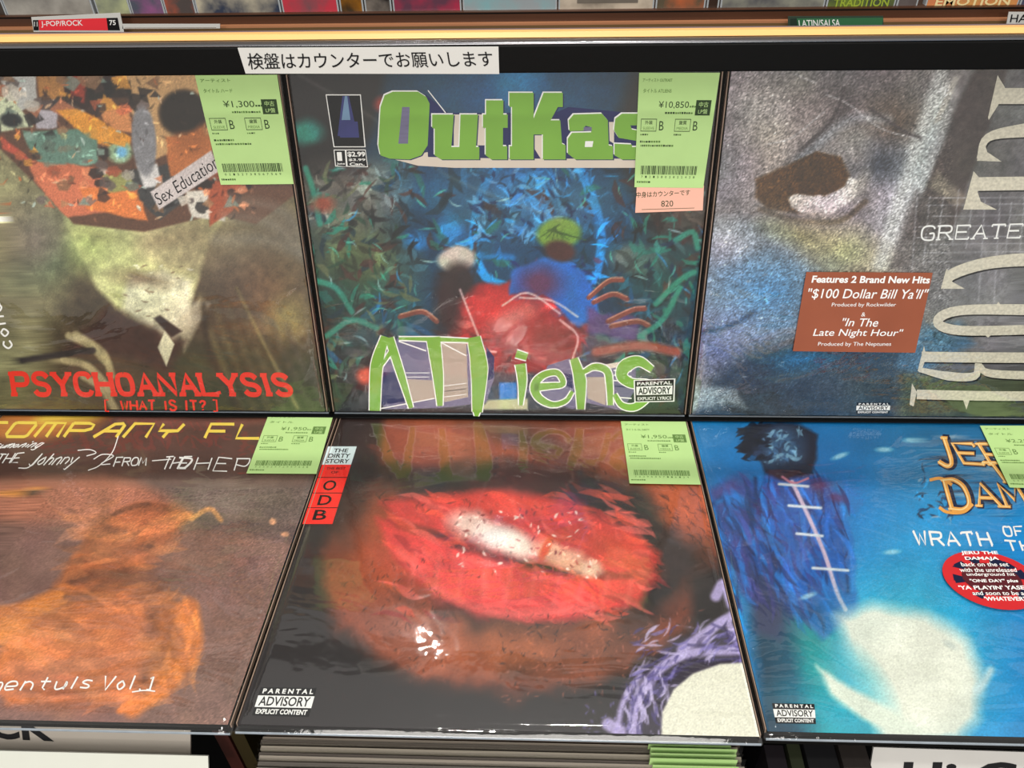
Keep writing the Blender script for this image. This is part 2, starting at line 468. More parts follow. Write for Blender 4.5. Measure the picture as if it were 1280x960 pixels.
def record(name, label, frame, W, H, art, edge=(30, 28, 28), rim=.003, xs=None, seed=1, film=(1.0, .25, .03), step=.00095, hem=.004):
    t = thing(name, label, 'record', 'records in clear sleeves on the display rack', frame)
    x0, x1 = rim, W - rim; y0, y1 = hem, H - rim
    lo, hi = xs if xs else (x0, x1)            # finely printed stretch; the rest of the board is coarser
    gx = np.unique(np.concatenate([np.linspace(x0, lo, 8), np.linspace(lo, hi, int((hi - lo) / step)), np.linspace(hi, x1, 8)]))
    gy = np.linspace(y0, y1, int((y1 - y0) / step)); nx, ny = len(gx), len(gy)
    GX, GY = np.meshgrid(gx, gy); P = np.stack([GX, GY, np.zeros_like(GX)], -1)
    X, Y = frame.px(P); C = np.clip(art(X, Y), 0, 255)
    V = P.reshape(-1, 3); n = nx * ny
    i = np.arange((ny - 1) * (nx - 1)); rr = i // (nx - 1); cc = i % (nx - 1); a = rr * nx + cc
    Q = np.stack([a, a + 1, a + nx + 1, a + nx], 1)
    bv = np.array([(x0, y0, 0), (x1, y0, 0), (x1, y1, 0), (x0, y1, 0), (x0, y0, -Tb), (x1, y0, -Tb), (x1, y1, -Tb), (x0, y1, -Tb)])
    bq = np.array([BF[1], BF[2], BF[3], BF[4], BF[5]]) + n
    V = np.concatenate([V, bv]); Q = np.concatenate([Q, bq])
    me = bpy.data.meshes.new('cover'); me.vertices.add(len(V)); me.vertices.foreach_set('co', V.astype(np.float32).ravel())
    me.loops.add(Q.size); me.loops.foreach_set('vertex_index', Q.astype(np.int32).ravel())
    me.polygons.add(len(Q)); me.polygons.foreach_set('loop_start', np.arange(0, Q.size, 4, dtype=np.int32))
    me.update(calc_edges=True)
    ca = me.color_attributes.new('print', 'FLOAT_COLOR', 'POINT')
    col = np.ones((len(V), 4), np.float32); col[:n, :3] = lin(C.reshape(-1, 3)); col[n:, :3] = lin(edge)
    ca.data.foreach_set('color', col.ravel()); me.materials.append(print_mat())
    o = bpy.data.objects.new('cover', me); sc.collection.objects.link(o); o.parent = t
    # clear sleeve: front sheet bent back around the board, gently rippled
    n1 = 70; u = np.linspace(0, W, n1); v = np.linspace(0, H, n1); r = np.random.default_rng(seed)
    ph = r.uniform(0, 6.28, 6); vs = []
    for b in v:
        for a_ in u:
            e = min(a_, W - a_, b, H - b)
            z = .0012 + .00022 * (math.sin(a_ * 38 + ph[0] + b * 9) + math.sin(b * 31 + ph[1] - a_ * 12)) - .0001
            if e < rim: z = -.0030 + (z + .0030) * math.sqrt(max(0, 1 - (1 - e / rim) ** 2))
            vs.append((a_, b, z))
    fs = [(k * n1 + j, k * n1 + j + 1, (k + 1) * n1 + j + 1, (k + 1) * n1 + j) for k in range(n1 - 1) for j in range(n1 - 1)]
    b0 = len(vs); vs += [(0, 0, -.0045), (W, 0, -.0045), (W, H, -.0045), (0, H, -.0045)]; fs.append((b0 + 3, b0 + 2, b0 + 1, b0))
    mesh('plastic_sleeve', vs, fs, film_mat('clear_sleeve_%s' % name, seed, *film), t, smooth=True)
    hm = mat('sleeve_seam', (150, 160, 170), .15, noise=.3, nscale=90, stretch=(1, 6, 6))
    sv, sf = box(.001, W - .001, -.0002, .0006, -.0042, -.0030)
    mesh('sleeve_seam', sv, sf, hm, t)
    for xx in (.0009, W - .0015):  # pale side strips imitate light caught along the sleeve edges
        sv, sf = box(xx, xx + .0006, .004, H - .004, -.0030, .0004)
        mesh('sleeve_seam', sv, sf, mat('side_seam_catchlight', (150, 128, 112), .3, noise=.5, nscale=30, stretch=(1, .6, 1)), t)
    return t


# ------------------------------------------------------------------ inks
BLACK = mat('black_ink', (18, 18, 20), .5, spec=.2)
WHITE = mat('white_ink', (238, 238, 235), .5, spec=.2)
GREENP = mat('green_label_paper', (176, 210, 138), .6, noise=.04, nscale=80, spec=.2)
PINKP = mat('pink_label_paper', (232, 178, 158), .6, noise=.04, nscale=80, spec=.2)
DG = mat('label_print_ink', (48, 66, 40), .6, spec=.2)
FG = mat('faint_label_ink', (95, 128, 66), .6, spec=.2)
REDI = mat('red_ink', (222, 58, 44), .5, spec=.2)


def price_label(t, frame, q, price, lines, seed, pink=None, faint=False):
    """q px: top left, top right, bottom right, bottom left"""
    z = .0024
    c = [np.array(frame.loc(*p, z)) for p in (q[3], q[2], q[1], q[0])]
    v, f = slab(c, .00025)
    lb = mesh('price_label', v, f, GREENP, t, label='green price label with a barcode')
    ink = Ink(frame, z + .00012); dk = FG if faint else DG

    def P(a, b):  # a right, b down -> px
        a_, b_ = a, 1 - b
        p = (1 - a_) * (1 - b_) * c[0] + a_ * (1 - b_) * c[1] + a_ * b_ * c[2] + (1 - a_) * b_ * c[3]
        return p

    def rect(a0, b0, a1, b1, m_): ink.addl([P(a0, b1), P(a1, b1), P(a1, b0), P(a0, b0)], [(0, 1, 2, 3)], m_)

    def tx(s, a0, b0, a1, b1, m_, bold=0):
        gv, gf = glyphs(s, bold)
        ink.addl([P(a0 + (a1 - a0) * x, b1 + (b0 - b1) * y) for x, y in gv], gf, m_)

    def frame_box(a0, b0, a1, b1, th=.006):
        rect(a0, b0, a1, b0 + th, dk); rect(a0, b1 - th, a1, b1, dk); rect(a0, b0, a0 + th, b1, dk); rect(a1 - th, b0, a1, b1, dk)
    r = random.Random(seed)

    def smudge(a0, b, n, h=.018):      # printing too small to read
        a = a0
        for k in range(n):
            w_ = r.uniform(.012, .03); rect(a, b + r.uniform(0, .004), a + w_, b + h, FG if r.random() < .5 else dk); a += w_ + .008
    tx(lines[0], .05, .045, .42, .075, FG, .01); tx(lines[1], .06, .13, .42, .165, FG, .01)
    tx(price, .27, .235, .66, .30, dk, .0); smudge(.67, .27, 3); smudge(.36, .325, 12)
    rect(.75, .225, .945, .355, dk); tx('中古', .79, .24, .91, .285, GREENP); tx('LP盤', .79, .30, .91, .34, GREENP)
    for a in (.05, .50):
        frame_box(a, .385, a + .21, .495); tx('外装' if a < .3 else '盤質', a + .055, .40, a + .155, .435, dk, .01)
        tx('SLEEVE' if a < .3 else 'MEDIA', a + .03, .455, a + .18, .478, FG)
        tx('B', a + .245, .405, a + .305, .485, dk, .0); smudge(a, .515, 4, .014)
    smudge(.05, .575, 9); smudge(.06, .61, 16)
    a = .08
    while a < .88:
        b_ = r.choice([.005, .008, .013]); rect(a, .80, a + b_, .88, dk); a += b_ + r.choice([.005, .008, .011])
    for k in range(14): tx(r.choice('0123456789'), .09 + k * .057, .892, .112 + k * .057, .912, dk)
    smudge(.03, .94, 7)
    ink.build('label_print', lb)
    if pink:
        c2 = [np.array(frame.loc(*p, z - .0003)) for p in (pink[3], pink[2], pink[1], pink[0])]
        v, f = slab(c2, .0002); pl = mesh('stock_label', v, f, PINKP, t, label='small pink label under the green one')
        i2 = Ink(frame, z - .0002)
        i2.text('中身はカウンターです', [(795, 246.5), (862, 243), (862, 236), (795, 239)], DG, .008)
        i2.text('820', [(826, 257.5), (841, 257), (841, 249.5), (826, 250)], DG)
        i2.ribbon([(802, 262), (868, 260)], .6, DG, smooth=False); i2.build('label_print', pl)
    return lb


def advisory(ink, q, last, framebox=False):
    """q px: bottom left, bottom right, top right, top left"""
    q = [np.array(p, float) for p in q]

    def P(a, b): return (1 - a) * (1 - b) * q[0] + a * (1 - b) * q[1] + a * b * q[2] + (1 - a) * b * q[3]

    def rc(a0, b0, a1, b1, m_): ink.poly([P(a0, b0), P(a1, b0), P(a1, b1), P(a0, b1)], m_)

    def tq(a0, b0, a1, b1): return [P(a0, b0), P(a1, b0), P(a1, b1), P(a0, b1)]
    rc(0, 0, 1, 1, BLACK)
    if framebox:
        for e in ((0, 0, 1, .04), (0, .96, 1, 1), (0, 0, .03, 1), (.97, 0, 1, 1)): rc(*e, WHITE)
        ink.text('PARENTAL', tq(.08, .76, .92, .9), WHITE, .02); rc(.06, .32, .94, .70, WHITE)
        ink.text('ADVISORY', tq(.10, .36, .90, .66), BLACK, .03); ink.text(last, tq(.08, .10, .92, .24), WHITE, .02)
    else:
        ink.text('P A R E N T A L', tq(.06, .78, .96, .95), WHITE, .035); rc(.0, .30, 1, .71, WHITE)
        ink.text('ADVISORY', tq(.05, .34, .95, .67), BLACK, .02); ink.text(last, tq(.05, .05, .95, .23), WHITE, .035)


# ------------------------------------------------------------------ printed colour fields (plain stand-ins in the pictures' colours)
def art_olive(X, Y):
    p = Paint(X, Y, (112, 104, 72))
    p.poly([(-60, 180), (30, 200), (110, 280), (130, 350), (80, 420), (60, 520), (-160, 520)], (150, 148, 104), 60)
    p.ell(20, 330, 60, 90, (120, 116, 86), 0, .8); p.ell(70, 330, 50, 20, (86, 118, 74), -20, .9, .7); p.ell(45, 300, 30, 40, (118, 108, 96), 0, .9, .8)
    p.poly([(90, 330), (150, 360), (260, 330), (340, 270), (420, 300), (430, 530), (40, 530), (60, 420)], (70, 58, 42), 45, .95, 10)
    p.poly([(270, 240), (350, 250), (400, 300), (410, 400), (330, 420), (270, 330)], (104, 94, 76), 40, .8)
    p.ell(335, 365, 42, 40, (112, 84, 60), 0, .7, .8); p.ell(362, 400, 24, 26, (128, 118, 74), 0, .6, .8)
    p.poly([(200, 430), (420, 440), (430, 540), (150, 540)], (48, 54, 32), 40, .8)
    p.poly([(-120, 470), (110, 470), (120, 540), (-140, 540)], (70, 66, 42), 30, .6)
    # pale rounded mass
    p.poly([(78, 268), (100, 320), (122, 362), (160, 398), (205, 412), (232, 396), (248, 350), (262, 300), (290, 262), (230, 235), (140, 245)], (196, 194, 138), 7, 1, 3)
    p.poly([(165, 250), (235, 250), (245, 330), (210, 345), (175, 320)], (206, 188, 146), 26, .8)
    p.ell(250, 290, 36, 42, (140, 122, 96), 0, .8, .8); p.ell(108, 300, 20, 30, (188, 200, 120), 0, .8, .8)
    p.poly([(160, 345), (205, 338), (238, 352), (240, 400), (218, 428), (182, 408), (152, 388)], (216, 208, 182), 10, .95, 4)
    p.ell(176, 348, 30, 10, (112, 88, 70), 8, .8, .8, 6); p.streaks(90, (150, 330, 240, 410), 12, 2.4, 13, .25, [(236, 228, 206), (120, 96, 76)], .35, (-30, 40))
    p.ell(205, 300, 24, 8, (150, 128, 98), -8, .9, .6, 4); p.ell(120, 292, 24, 8, (166, 160, 104), 10, .9, .6, 4)
    p.poly([(222, 400), (250, 372), (262, 380), (230, 440)], (190, 180, 152), 6, .8)
    # dark cloth and the light lozenge
    p.poly([(135, 384), (200, 412), (232, 425), (206, 470), (170, 450), (120, 440), (80, 440)], (62, 40, 34), 14, .9, 5)
    p.poly([(192, 398), (200, 394), (228, 414), (214, 422)], (52, 36, 32), 3)
    p.poly([(206, 414), (218, 430), (208, 458), (197, 434)], (212, 206, 180), 2)
    for k in range(7):
        x = 250 + k * 18; p.line([(x, 370 + k * 6), (x + 14, 420 + k * 4), (x + 50, 510)], 7, (112 - k * 6, 100 - k * 5, 64), 8, .5)
    p.line([(296, 360), (330, 430), (372, 510)], 4, (160, 148, 96), 4, .5); p.line([(255, 380), (262, 440), (300, 515)], 8, (44, 36, 26), 6, .7)
    for q in ([(86, 420), (112, 432), (132, 452)], [(95, 418), (128, 440), (140, 470)], [(78, 450), (110, 458), (140, 490)], [(104, 470), (128, 486), (144, 512)]):
        p.line(q, 9, (176, 164, 122), 4, .85)
    p.line([(20, 452), (70, 444), (116, 438)], 8, (52, 46, 44), 3)
    p.noise(.22, 9, 3); p.noise(.2, 60, 5, hue=.1)
    # band of pasted scraps above
    rim_ = [(-160, 80), (420, 80), (420, 235), (345, 250), (290, 282), (180, 292), (95, 282), (40, 225), (0, 186), (-160, 150)]
    p.poly(rim_[:2] + [(380, 235), (320, 280), (270, 268), (180, 290), (92, 280), (40, 225), (0, 186), (-160, 150)], (96, 66, 50), 3)
    S = [([(150, 85), (250, 85), (265, 170), (190, 200), (160, 130)], (196, 156, 108)), ([(45, 88), (78, 88), (80, 128), (50, 132)], (178, 126, 70)),
         ([(80, 86), (150, 86), (120, 150), (80, 130)], (54, 36, 30)), ([(84, 92), (108, 92), (104, 128), (90, 124)], (150, 60, 44)), ([(0, 95), (44, 92), (46, 130), (20, 140)], (190, 190, 186)),
         ([(-40, 100), (8, 106), (40, 158), (-10, 166), (-60, 150)], (206, 214, 180)), ([(38, 128), (74, 124), (70, 160), (44, 160)], (182, 176, 184)),
         ([(68, 136), (96, 134), (164, 172), (160, 190), (108, 176)], (226, 150, 54)), ([(108, 98), (162, 100), (168, 130), (110, 126)], (40, 36, 30)),
         ([(122, 124), (160, 120), (165, 166), (132, 162)], (212, 142, 88)), ([(28, 164), (120, 160), (124, 204), (50, 214)], (98, 134, 118)),
         ([(0, 170), (24, 186), (40, 205), (4, 186)], (186, 84, 64)), ([(30, 200), (90, 205), (150, 214), (160, 262), (84, 272), (48, 232)], (206, 118, 84)),
         ([(100, 232), (176, 236), (184, 276), (110, 262)], (220, 126, 66)), ([(128, 218), (176, 216), (180, 236), (134, 240)], (150, 150, 90)),
         ([(160, 214), (210, 205), (232, 250), (200, 275), (176, 250)], (62, 62, 62)), ([(170, 206), (196, 204), (204, 232), (180, 236)], (214, 212, 210)),
         ([(205, 170), (262, 168), (268, 215), (214, 220)], (186, 112, 62)), ([(232, 240), (284, 236), (282, 276), (240, 272)], (214, 208, 196)), ([(258, 228), (300, 228), (292, 262), (262, 284)], (164, 82, 54)),
         ([(240, 222), (266, 220), (264, 236), (244, 238)], (44, 34, 30)), ([(-160, 90), (-60, 90), (-70, 150), (-150, 140)], (150, 100, 80))]
    for q, c in S: p.poly(q, c, 3, 1, 3)
    p.ell(14, 150, 14, 9, (34, 38, 40), 10, .2); p.ell(150, 190, 15, 14, (150, 176, 140), 0, .2); p.ell(152, 190, 8, 8, (120, 186, 226), 0, .4)
    p.ell(180, 175, 15, 44, (132, 132, 136), -4, .12); p.ell(230, 142, 30, 29, (36, 28, 20), 0, .15); p.ell(240, 172, 20, 22, (164, 98, 52), 0, .3)
    p.ell(108, 196, 12, 10, (150, 190, 170), 0, .3)
    C1 = [(206, 130, 92), (176, 92, 62), (60, 44, 38), (34, 30, 30), (214, 206, 192), (128, 150, 138), (226, 160, 70), (150, 112, 80), (110, 96, 92)]
    for sd, bx, z in ((101, (-60, 92, 70, 160), 20), (102, (60, 92, 200, 140), 20), (103, (50, 212, 170, 260), 14), (104, (195, 215, 310, 262), 16), (105, (20, 160, 150, 210), 12)): p.scraps(26, bx, z, sd, C1, .8)
    p.ell(150, 190, 13, 12, (150, 176, 140), 0, .2); p.ell(152, 190, 7, 7, (120, 186, 226), 0, .4); p.ell(180, 175, 14, 42, (134, 134, 138), -4, .12); p.ell(228, 140, 28, 26, (34, 27, 20), 0, .15)
    p.poly([(70, 138), (96, 136), (160, 170), (156, 184), (110, 172)], (228, 156, 58), 2, .9); p.poly([(40, 170), (112, 166), (118, 200), (56, 208)], (104, 136, 122), 4, .7)
    p.streaks(520, (-60, 90, 320, 275), 13, 3.6, 11, .5, [(230, 190, 150), (60, 40, 34), (190, 210, 200), (200, 110, 60)], .15)
    p.poly([(188, 240), (264, 188), (274, 214), (199, 262)], (206, 196, 194), 1.5)
    for q in ([(280, 268), (340, 280), (392, 330)], [(290, 250), (350, 262), (380, 300)], [(270, 300), (330, 300), (380, 320)]): p.line(q, 12, (150, 148, 138), 14, .35)
    p.grain(.05, 2)
    return p.C


def art_shards(X, Y):
    p = Paint(X, Y, (20, 20, 20))
    p.ell(650, 260, 240, 230, (14, 62, 96), 0, .7); p.ell(640, 110, 90, 40, (10, 78, 120), 0, .9, .9); p.ell(648, 100, 26, 24, (30, 130, 180), 0, .8, .7)
    p.poly([(350, 90), (480, 90), (470, 150), (420, 270), (360, 260)], (24, 20, 19), 14); p.poly([(790, 90), (920, 90), (900, 300), (820, 300), (760, 180)], (34, 30, 28), 20)
    p.ell(430, 250, 60, 40, (96, 94, 86), 0, .5, .9, 8); p.ell(450, 330, 60, 46, (112, 110, 62), 25, .6, .8, 8); p.ell(480, 230, 34, 30, (104, 108, 100), 0, .6, .8)
    p.ell(800, 325, 34, 18, (122, 122, 116), 4, .3, .9, 3); p.ell(845, 270, 30, 40, (66, 52, 44), 0, .8, .8)  # grey ovals left and right: hazy reflections painted into the cover
    p.ell(830, 350, 50, 50, (24, 66, 60), 0, .8, .8); p.ell(430, 390, 50, 60, (18, 50, 42), 0, .8, .8); p.ell(760, 450, 90, 50, (12, 36, 56), 0, .7, .9)
    p.ell(500, 390, 30, 40, (20, 74, 88), 0, .8, .8); p.ell(820, 470, 50, 36, (44, 64, 36), 0, .7, .9); p.ell(470, 470, 40, 30, (50, 26, 24), 0, .7, .8)
    # vivid blue arcs, either side of a blue heap of folds
    p.line([(625, 205), (602, 240), (592, 300), (606, 345), (640, 360)], 11, (20, 142, 214), 3); p.line([(722, 205), (742, 250), (752, 300), (744, 350)], 11, (24, 130, 204), 3)
    p.line([(560, 300), (590, 318), (640, 322)], 8, (18, 120, 190), 6, .8)
    p.ell(656, 242, 36, 38, (26, 108, 176), 0, .4, .95, 6); p.ell(656, 236, 20, 18, (60, 140, 200), 0, .7, .7)
    p.ell(562, 290, 16, 18, (26, 140, 216), 0, .4, .9, 3); p.ell(520, 300, 14, 10, (24, 120, 190), 0, .5, .8, 3); p.ell(548, 240, 50, 20, (20, 78, 118), 10, .8, .8)
    p.ell(700, 262, 60, 26, (70, 108, 128), -10, .9, .6); p.ell(600, 255, 40, 40, (64, 96, 112), 0, .9, .5)
    p.streaks(420, (380, 200, 900, 500), 46, 11, 21, .5, [(28, 100, 88), (14, 16, 18), (16, 80, 124), (60, 30, 28), (14, 40, 52)], .4, None, .7)
    p.streaks(300, (385, 200, 520, 500), 34, 8, 22, .5, [(34, 120, 100), (90, 100, 70), (16, 20, 22), (30, 60, 44), (70, 40, 34)], .4, None, .75)
    p.streaks(240, (770, 260, 890, 500), 34, 8, 23, .5, [(34, 120, 100), (18, 40, 66), (16, 20, 22), (70, 44, 34)], .4, None, .75)
    p.streaks(240, (590, 200, 740, 300), 26, 6, 24, .4, [(40, 140, 210), (10, 34, 70), (90, 150, 190)], .4, None, .75)
    p.streaks(420, (380, 200, 890, 500), 26, 2.6, 25, .5, [(80, 180, 160), (150, 190, 190), (10, 12, 14), (40, 140, 200)], .35, None, .7)
    # loose shapes in the picture's reds, blues, greens
    p.poly([(560, 385), (600, 355), (650, 352), (700, 372), (735, 410), (722, 450), (650, 470), (590, 462), (560, 430)], (136, 32, 34), 8, 1, 8)
    p.streaks(160, (570, 362, 730, 460), 34, 8, 26, .45, [(200, 60, 56), (70, 18, 24), (226, 130, 120)], .3, None, .7); p.streaks(90, (640, 325, 750, 400), 30, 7, 27, .4, [(40, 120, 210), (20, 30, 90), (96, 50, 80)], .4, None, .7)
    p.ell(652, 402, 44, 30, (170, 46, 46), 10, .6, .9, 6); p.ell(610, 385, 34, 22, (206, 54, 50), -10, .5, .8, 5); p.ell(690, 425, 34, 26, (120, 46, 40), 0, .5, .8, 5)
    p.ell(640, 398, 26, 10, (196, 140, 128), -25, .9, .7); p.ell(560, 380, 18, 42, (46, 24, 24), 0, .4, .95, 4)  # pale oval is a soft lamp glow painted over the red
    p.ell(571, 324, 24, 16, (176, 172, 160), -5, .18, 1, 2); p.ell(574, 350, 20, 22, (42, 30, 28), 0, .3, .95)
    p.poly([(640, 340), (690, 318), (735, 345), (752, 392), (720, 410), (680, 365), (640, 372)], (28, 96, 178), 5, 1, 6); p.ell(676, 355, 26, 20, (96, 34, 56), 0, .6, .8, 4)
    p.ell(698, 292, 27, 20, (104, 138, 54), -8, .15, 1, 2); p.ell(700, 314, 20, 13, (64, 36, 32), 10, .25, 1)
    p.poly([(735, 385), (800, 395), (790, 425), (730, 415)], (86, 60, 110), 8, .9, 6)
    for q in ([(736, 372), (760, 352), (778, 350)], [(742, 378), (766, 368), (784, 374)], [(760, 402), (790, 388), (806, 386)], [(764, 408), (796, 402), (812, 408)], [(500, 396), (528, 390), (546, 402)]):
        p.line(q, 6, (116, 60, 48), 2); p.line([(a, b - 3) for a, b in q], 1.4, (220, 160, 130), 1.5, .8)
    for q in ([(628, 382), (660, 366), (700, 392)], [(560, 420), (590, 436), (620, 440)], [(700, 400), (722, 420), (716, 448)], [(575, 362), (586, 390), (598, 420)], [(650, 372), (690, 376), (722, 396)]):
        p.line(q, 2.2, (226, 208, 200), 2, .8)
    for k in range(9): p.line([(700 - 2 * k, 280 + k), (676 + 7 * k, 296 + (k % 3) * 2)], 1.3, (52, 78, 30), 1.2, .8)
    p.line([(745, 440), (800, 432), (846, 440)], 12, (156, 70, 44), 6, .85); p.line([(600, 470), (660, 480), (700, 500)], 14, (40, 24, 40), 8, .8)
    for q in ([(382, 210), (392, 240), (400, 280)], [(408, 420), (440, 400), (470, 410)], [(390, 350), (420, 360), (440, 390)], [(820, 380), (850, 350), (868, 340)], [(800, 420), (828, 400), (850, 360)], [(845, 300), (866, 290), (872, 310)]):
        p.line(q, 7, (44, 134, 112), 3, .85)
    p.ell(480, 130, 12, 10, (170, 60, 48), 0, .4, .8); p.ell(403, 255, 14, 10, (150, 66, 44), 0, .5, .8); p.ell(458, 470, 12, 10, (206, 92, 70), 0, .4, .9); p.ell(385, 165, 20, 16, (40, 130, 118), 0, .4, .9, 4)
    p.poly([(470, 500), (520, 510), (800, 512), (860, 508), (860, 530), (420, 530)], (16, 18, 22), 4)
    p.poly([(624, 478), (646, 478), (646, 500), (624, 500)], (20, 110, 186), 3)
    p.poly([(610, 500), (660, 498), (660, 512), (600, 512)], (176, 180, 140), 3)
    p.line([(374, 94), (470, 150), (560, 220), (700, 275)], 3, (150, 156, 150), 5, .25)
    p.C[:] = 20 + (p.C - 20) * 1.06; p.noise(.12, 14, 9, hue=.12); p.grain(.05, 4)
    return p.C


def art_grey(X, Y):
    p = Paint(X, Y, (98, 96, 96))
    p.poly([(880, 80), (1220, 80), (1195, 130), (1160, 220), (1105, 340), (1060, 420), (1010, 540), (840, 540)], (132, 126, 128), 6)
    p.ell(950, 165, 60, 50, (158, 150, 146), 0, .9, .9, 10); p.ell(900, 200, 30, 70, (112, 106, 110), 0, .9, .8)
    p.ell(1090, 120, 90, 34, (96, 90, 90), 10, .8, .9, 12); p.ell(1130, 160, 40, 26, (78, 64, 56), 30, .7, .9, 8)
    p.line([(985, 215), (1020, 180), (1060, 128)], 14, (70, 64, 66), 16, .8); p.line([(1000, 200), (1060, 150), (1110, 150)], 10, (150, 156, 166), 12, .8)
    p.line([(1180, 110), (1165, 160), (1140, 230), (1110, 330)], 24, (206, 208, 204), 20, .8); p.ell(1130, 240, 26, 60, (176, 180, 188), 20, .8, .9)
    p.ell(1100, 205, 30, 22, (62, 66, 80), 0, .7, .9); p.ell(1070, 195, 16, 14, (140, 132, 132), 0, .8, .8)
    # brown lens and pale crescent
    p.poly([(944, 222), (985, 206), (1020, 192), (1050, 196), (1062, 220), (1050, 252), (1020, 268), (960, 262), (944, 246)], (74, 50, 26), 5, 1, 3)
    p.poly([(985, 246), (1000, 238), (1030, 246), (1056, 232), (1062, 222), (1074, 226), (1070, 246), (1040, 268), (1005, 268), (988, 258)], (204, 198, 194), 3, 1, 2); p.poly([(985, 206), (1020, 190), (1052, 198), (1058, 222), (1046, 238), (1016, 246), (990, 240)], (76, 50, 24), 3, 1, 2)
    p.line([(950, 262), (1000, 276), (1050, 276), (1082, 252)], 7, (66, 52, 38), 4, .8); p.ell(1078, 228, 8, 16, (150, 144, 140), 20, .6, .8)
    p.ell(960, 285, 50, 20, (96, 88, 92), 0, .9, .8); p.ell(1050, 310, 44, 26, (182, 180, 128), 20, .8, .85, 5); p.ell(1000, 296, 40, 12, (146, 142, 100), 15, .8, .8)
    # cool lower left: reflection of the blue record below, painted in
    p.ell(920, 350, 60, 50, (112, 150, 184), 0, .8, .9, 8); p.ell(960, 370, 50, 36, (76, 132, 178), 0, .7, .85, 8); p.ell(905, 300, 30, 20, (186, 190, 200), 0, .8, .8)
    p.ell(900, 430, 50, 34, (92, 110, 150), 20, .8, .9, 8); p.line([(872, 416), (910, 408), (944, 390)], 5, (26, 56, 90), 5, .9)
    p.poly([(930, 440), (1010, 420), (1130, 438), (1120, 530), (860, 530), (880, 480)], (34, 50, 62), 26, .95, 8)
    p.ell(1015, 452, 40, 12, (22, 86, 126), 0, .7, .9, 4); p.poly([(860, 482), (920, 488), (930, 508), (862, 510)], (150, 164, 172), 8, .8, 5)
    p.ell(1065, 475, 50, 20, (66, 70, 72), 10, .8, .7, 6)
    # dark cloth band and ruled ground at the right
    p.poly([(1222, 80), (1262, 80), (1238, 150), (1215, 215), (1190, 290), (1150, 300), (1130, 300), (1172, 200), (1198, 130)], (70, 60, 58), 6, 1, 3)
    p.poly([(1172, 214), (1214, 250), (1196, 258), (1160, 232)], (118, 108, 96), 8, .8)
    p.poly([(1145, 238), (1190, 262), (1170, 330), (1108, 340)], (84, 78, 78), 10, .8)
    p.poly([(1160, 300), (1560, 300), (1600, 430), (1130, 438), (1120, 350)], (124, 122, 124), 14, .7)
    p.poly([(1130, 420), (1200, 400), (1216, 430), (1150, 470), (1120, 460)], (66, 104, 136), 12, .8, 5)  # blue patch belongs to the painted reflection too
    p.poly([(1130, 468), (1560, 470), (1580, 540), (1120, 540)], (70, 80, 54), 16, .85)
    p.noise(.24, 7, 31); p.noise(.16, 46, 33, hue=.12)
    p.line([(1176, 92), (1150, 170), (1128, 240), (1100, 330)], 16, (200, 202, 200), 10, .6); p.poly([(1192, 95), (1200, 95), (1176, 150), (1166, 156)], (196, 190, 180), 2, .7)
    for q in ([(1032, 118), (1060, 130), (1100, 160), (1140, 172)], [(992, 92), (1020, 104)], [(960, 180), (990, 172), (1030, 140)]): p.line(q, 1.6, (206, 204, 206), 1.2, .7)
    for q in ([(1000, 188), (1040, 150), (1056, 110)], [(1088, 136), (1130, 164), (1150, 172)]): p.line(q, 4, (58, 50, 52), 3, .8)
    for k in range(14):
        x = 1148 + k * 17 + rnd.uniform(-3, 3); p.line([(x, 236 + rnd.uniform(0, 20)), (x - 8, 330 + rnd.uniform(-30, 50))], 1.3, (190, 190, 196), 1.5, .6)
    for k in range(8):
        y = 246 + k * 12 + rnd.uniform(-3, 3); p.line([(1140 + rnd.uniform(0, 30), y), (1330, y - 2)], 1.2, (190, 190, 196), 1.5, .6)
    p.streaks(500, (870, 92, 1190, 330), 7, 1.6, 41, .35, None, 0, (-60, 20), .6)
    p.streaks(260, (870, 300, 1010, 480), 9, 1.8, 42, .4, [(190, 200, 214)], .15, (-40, 30), .6)
    p.grain(.2, 6, (X < 1190) * 1.0); p.grain(.06, 7)
    return p.C


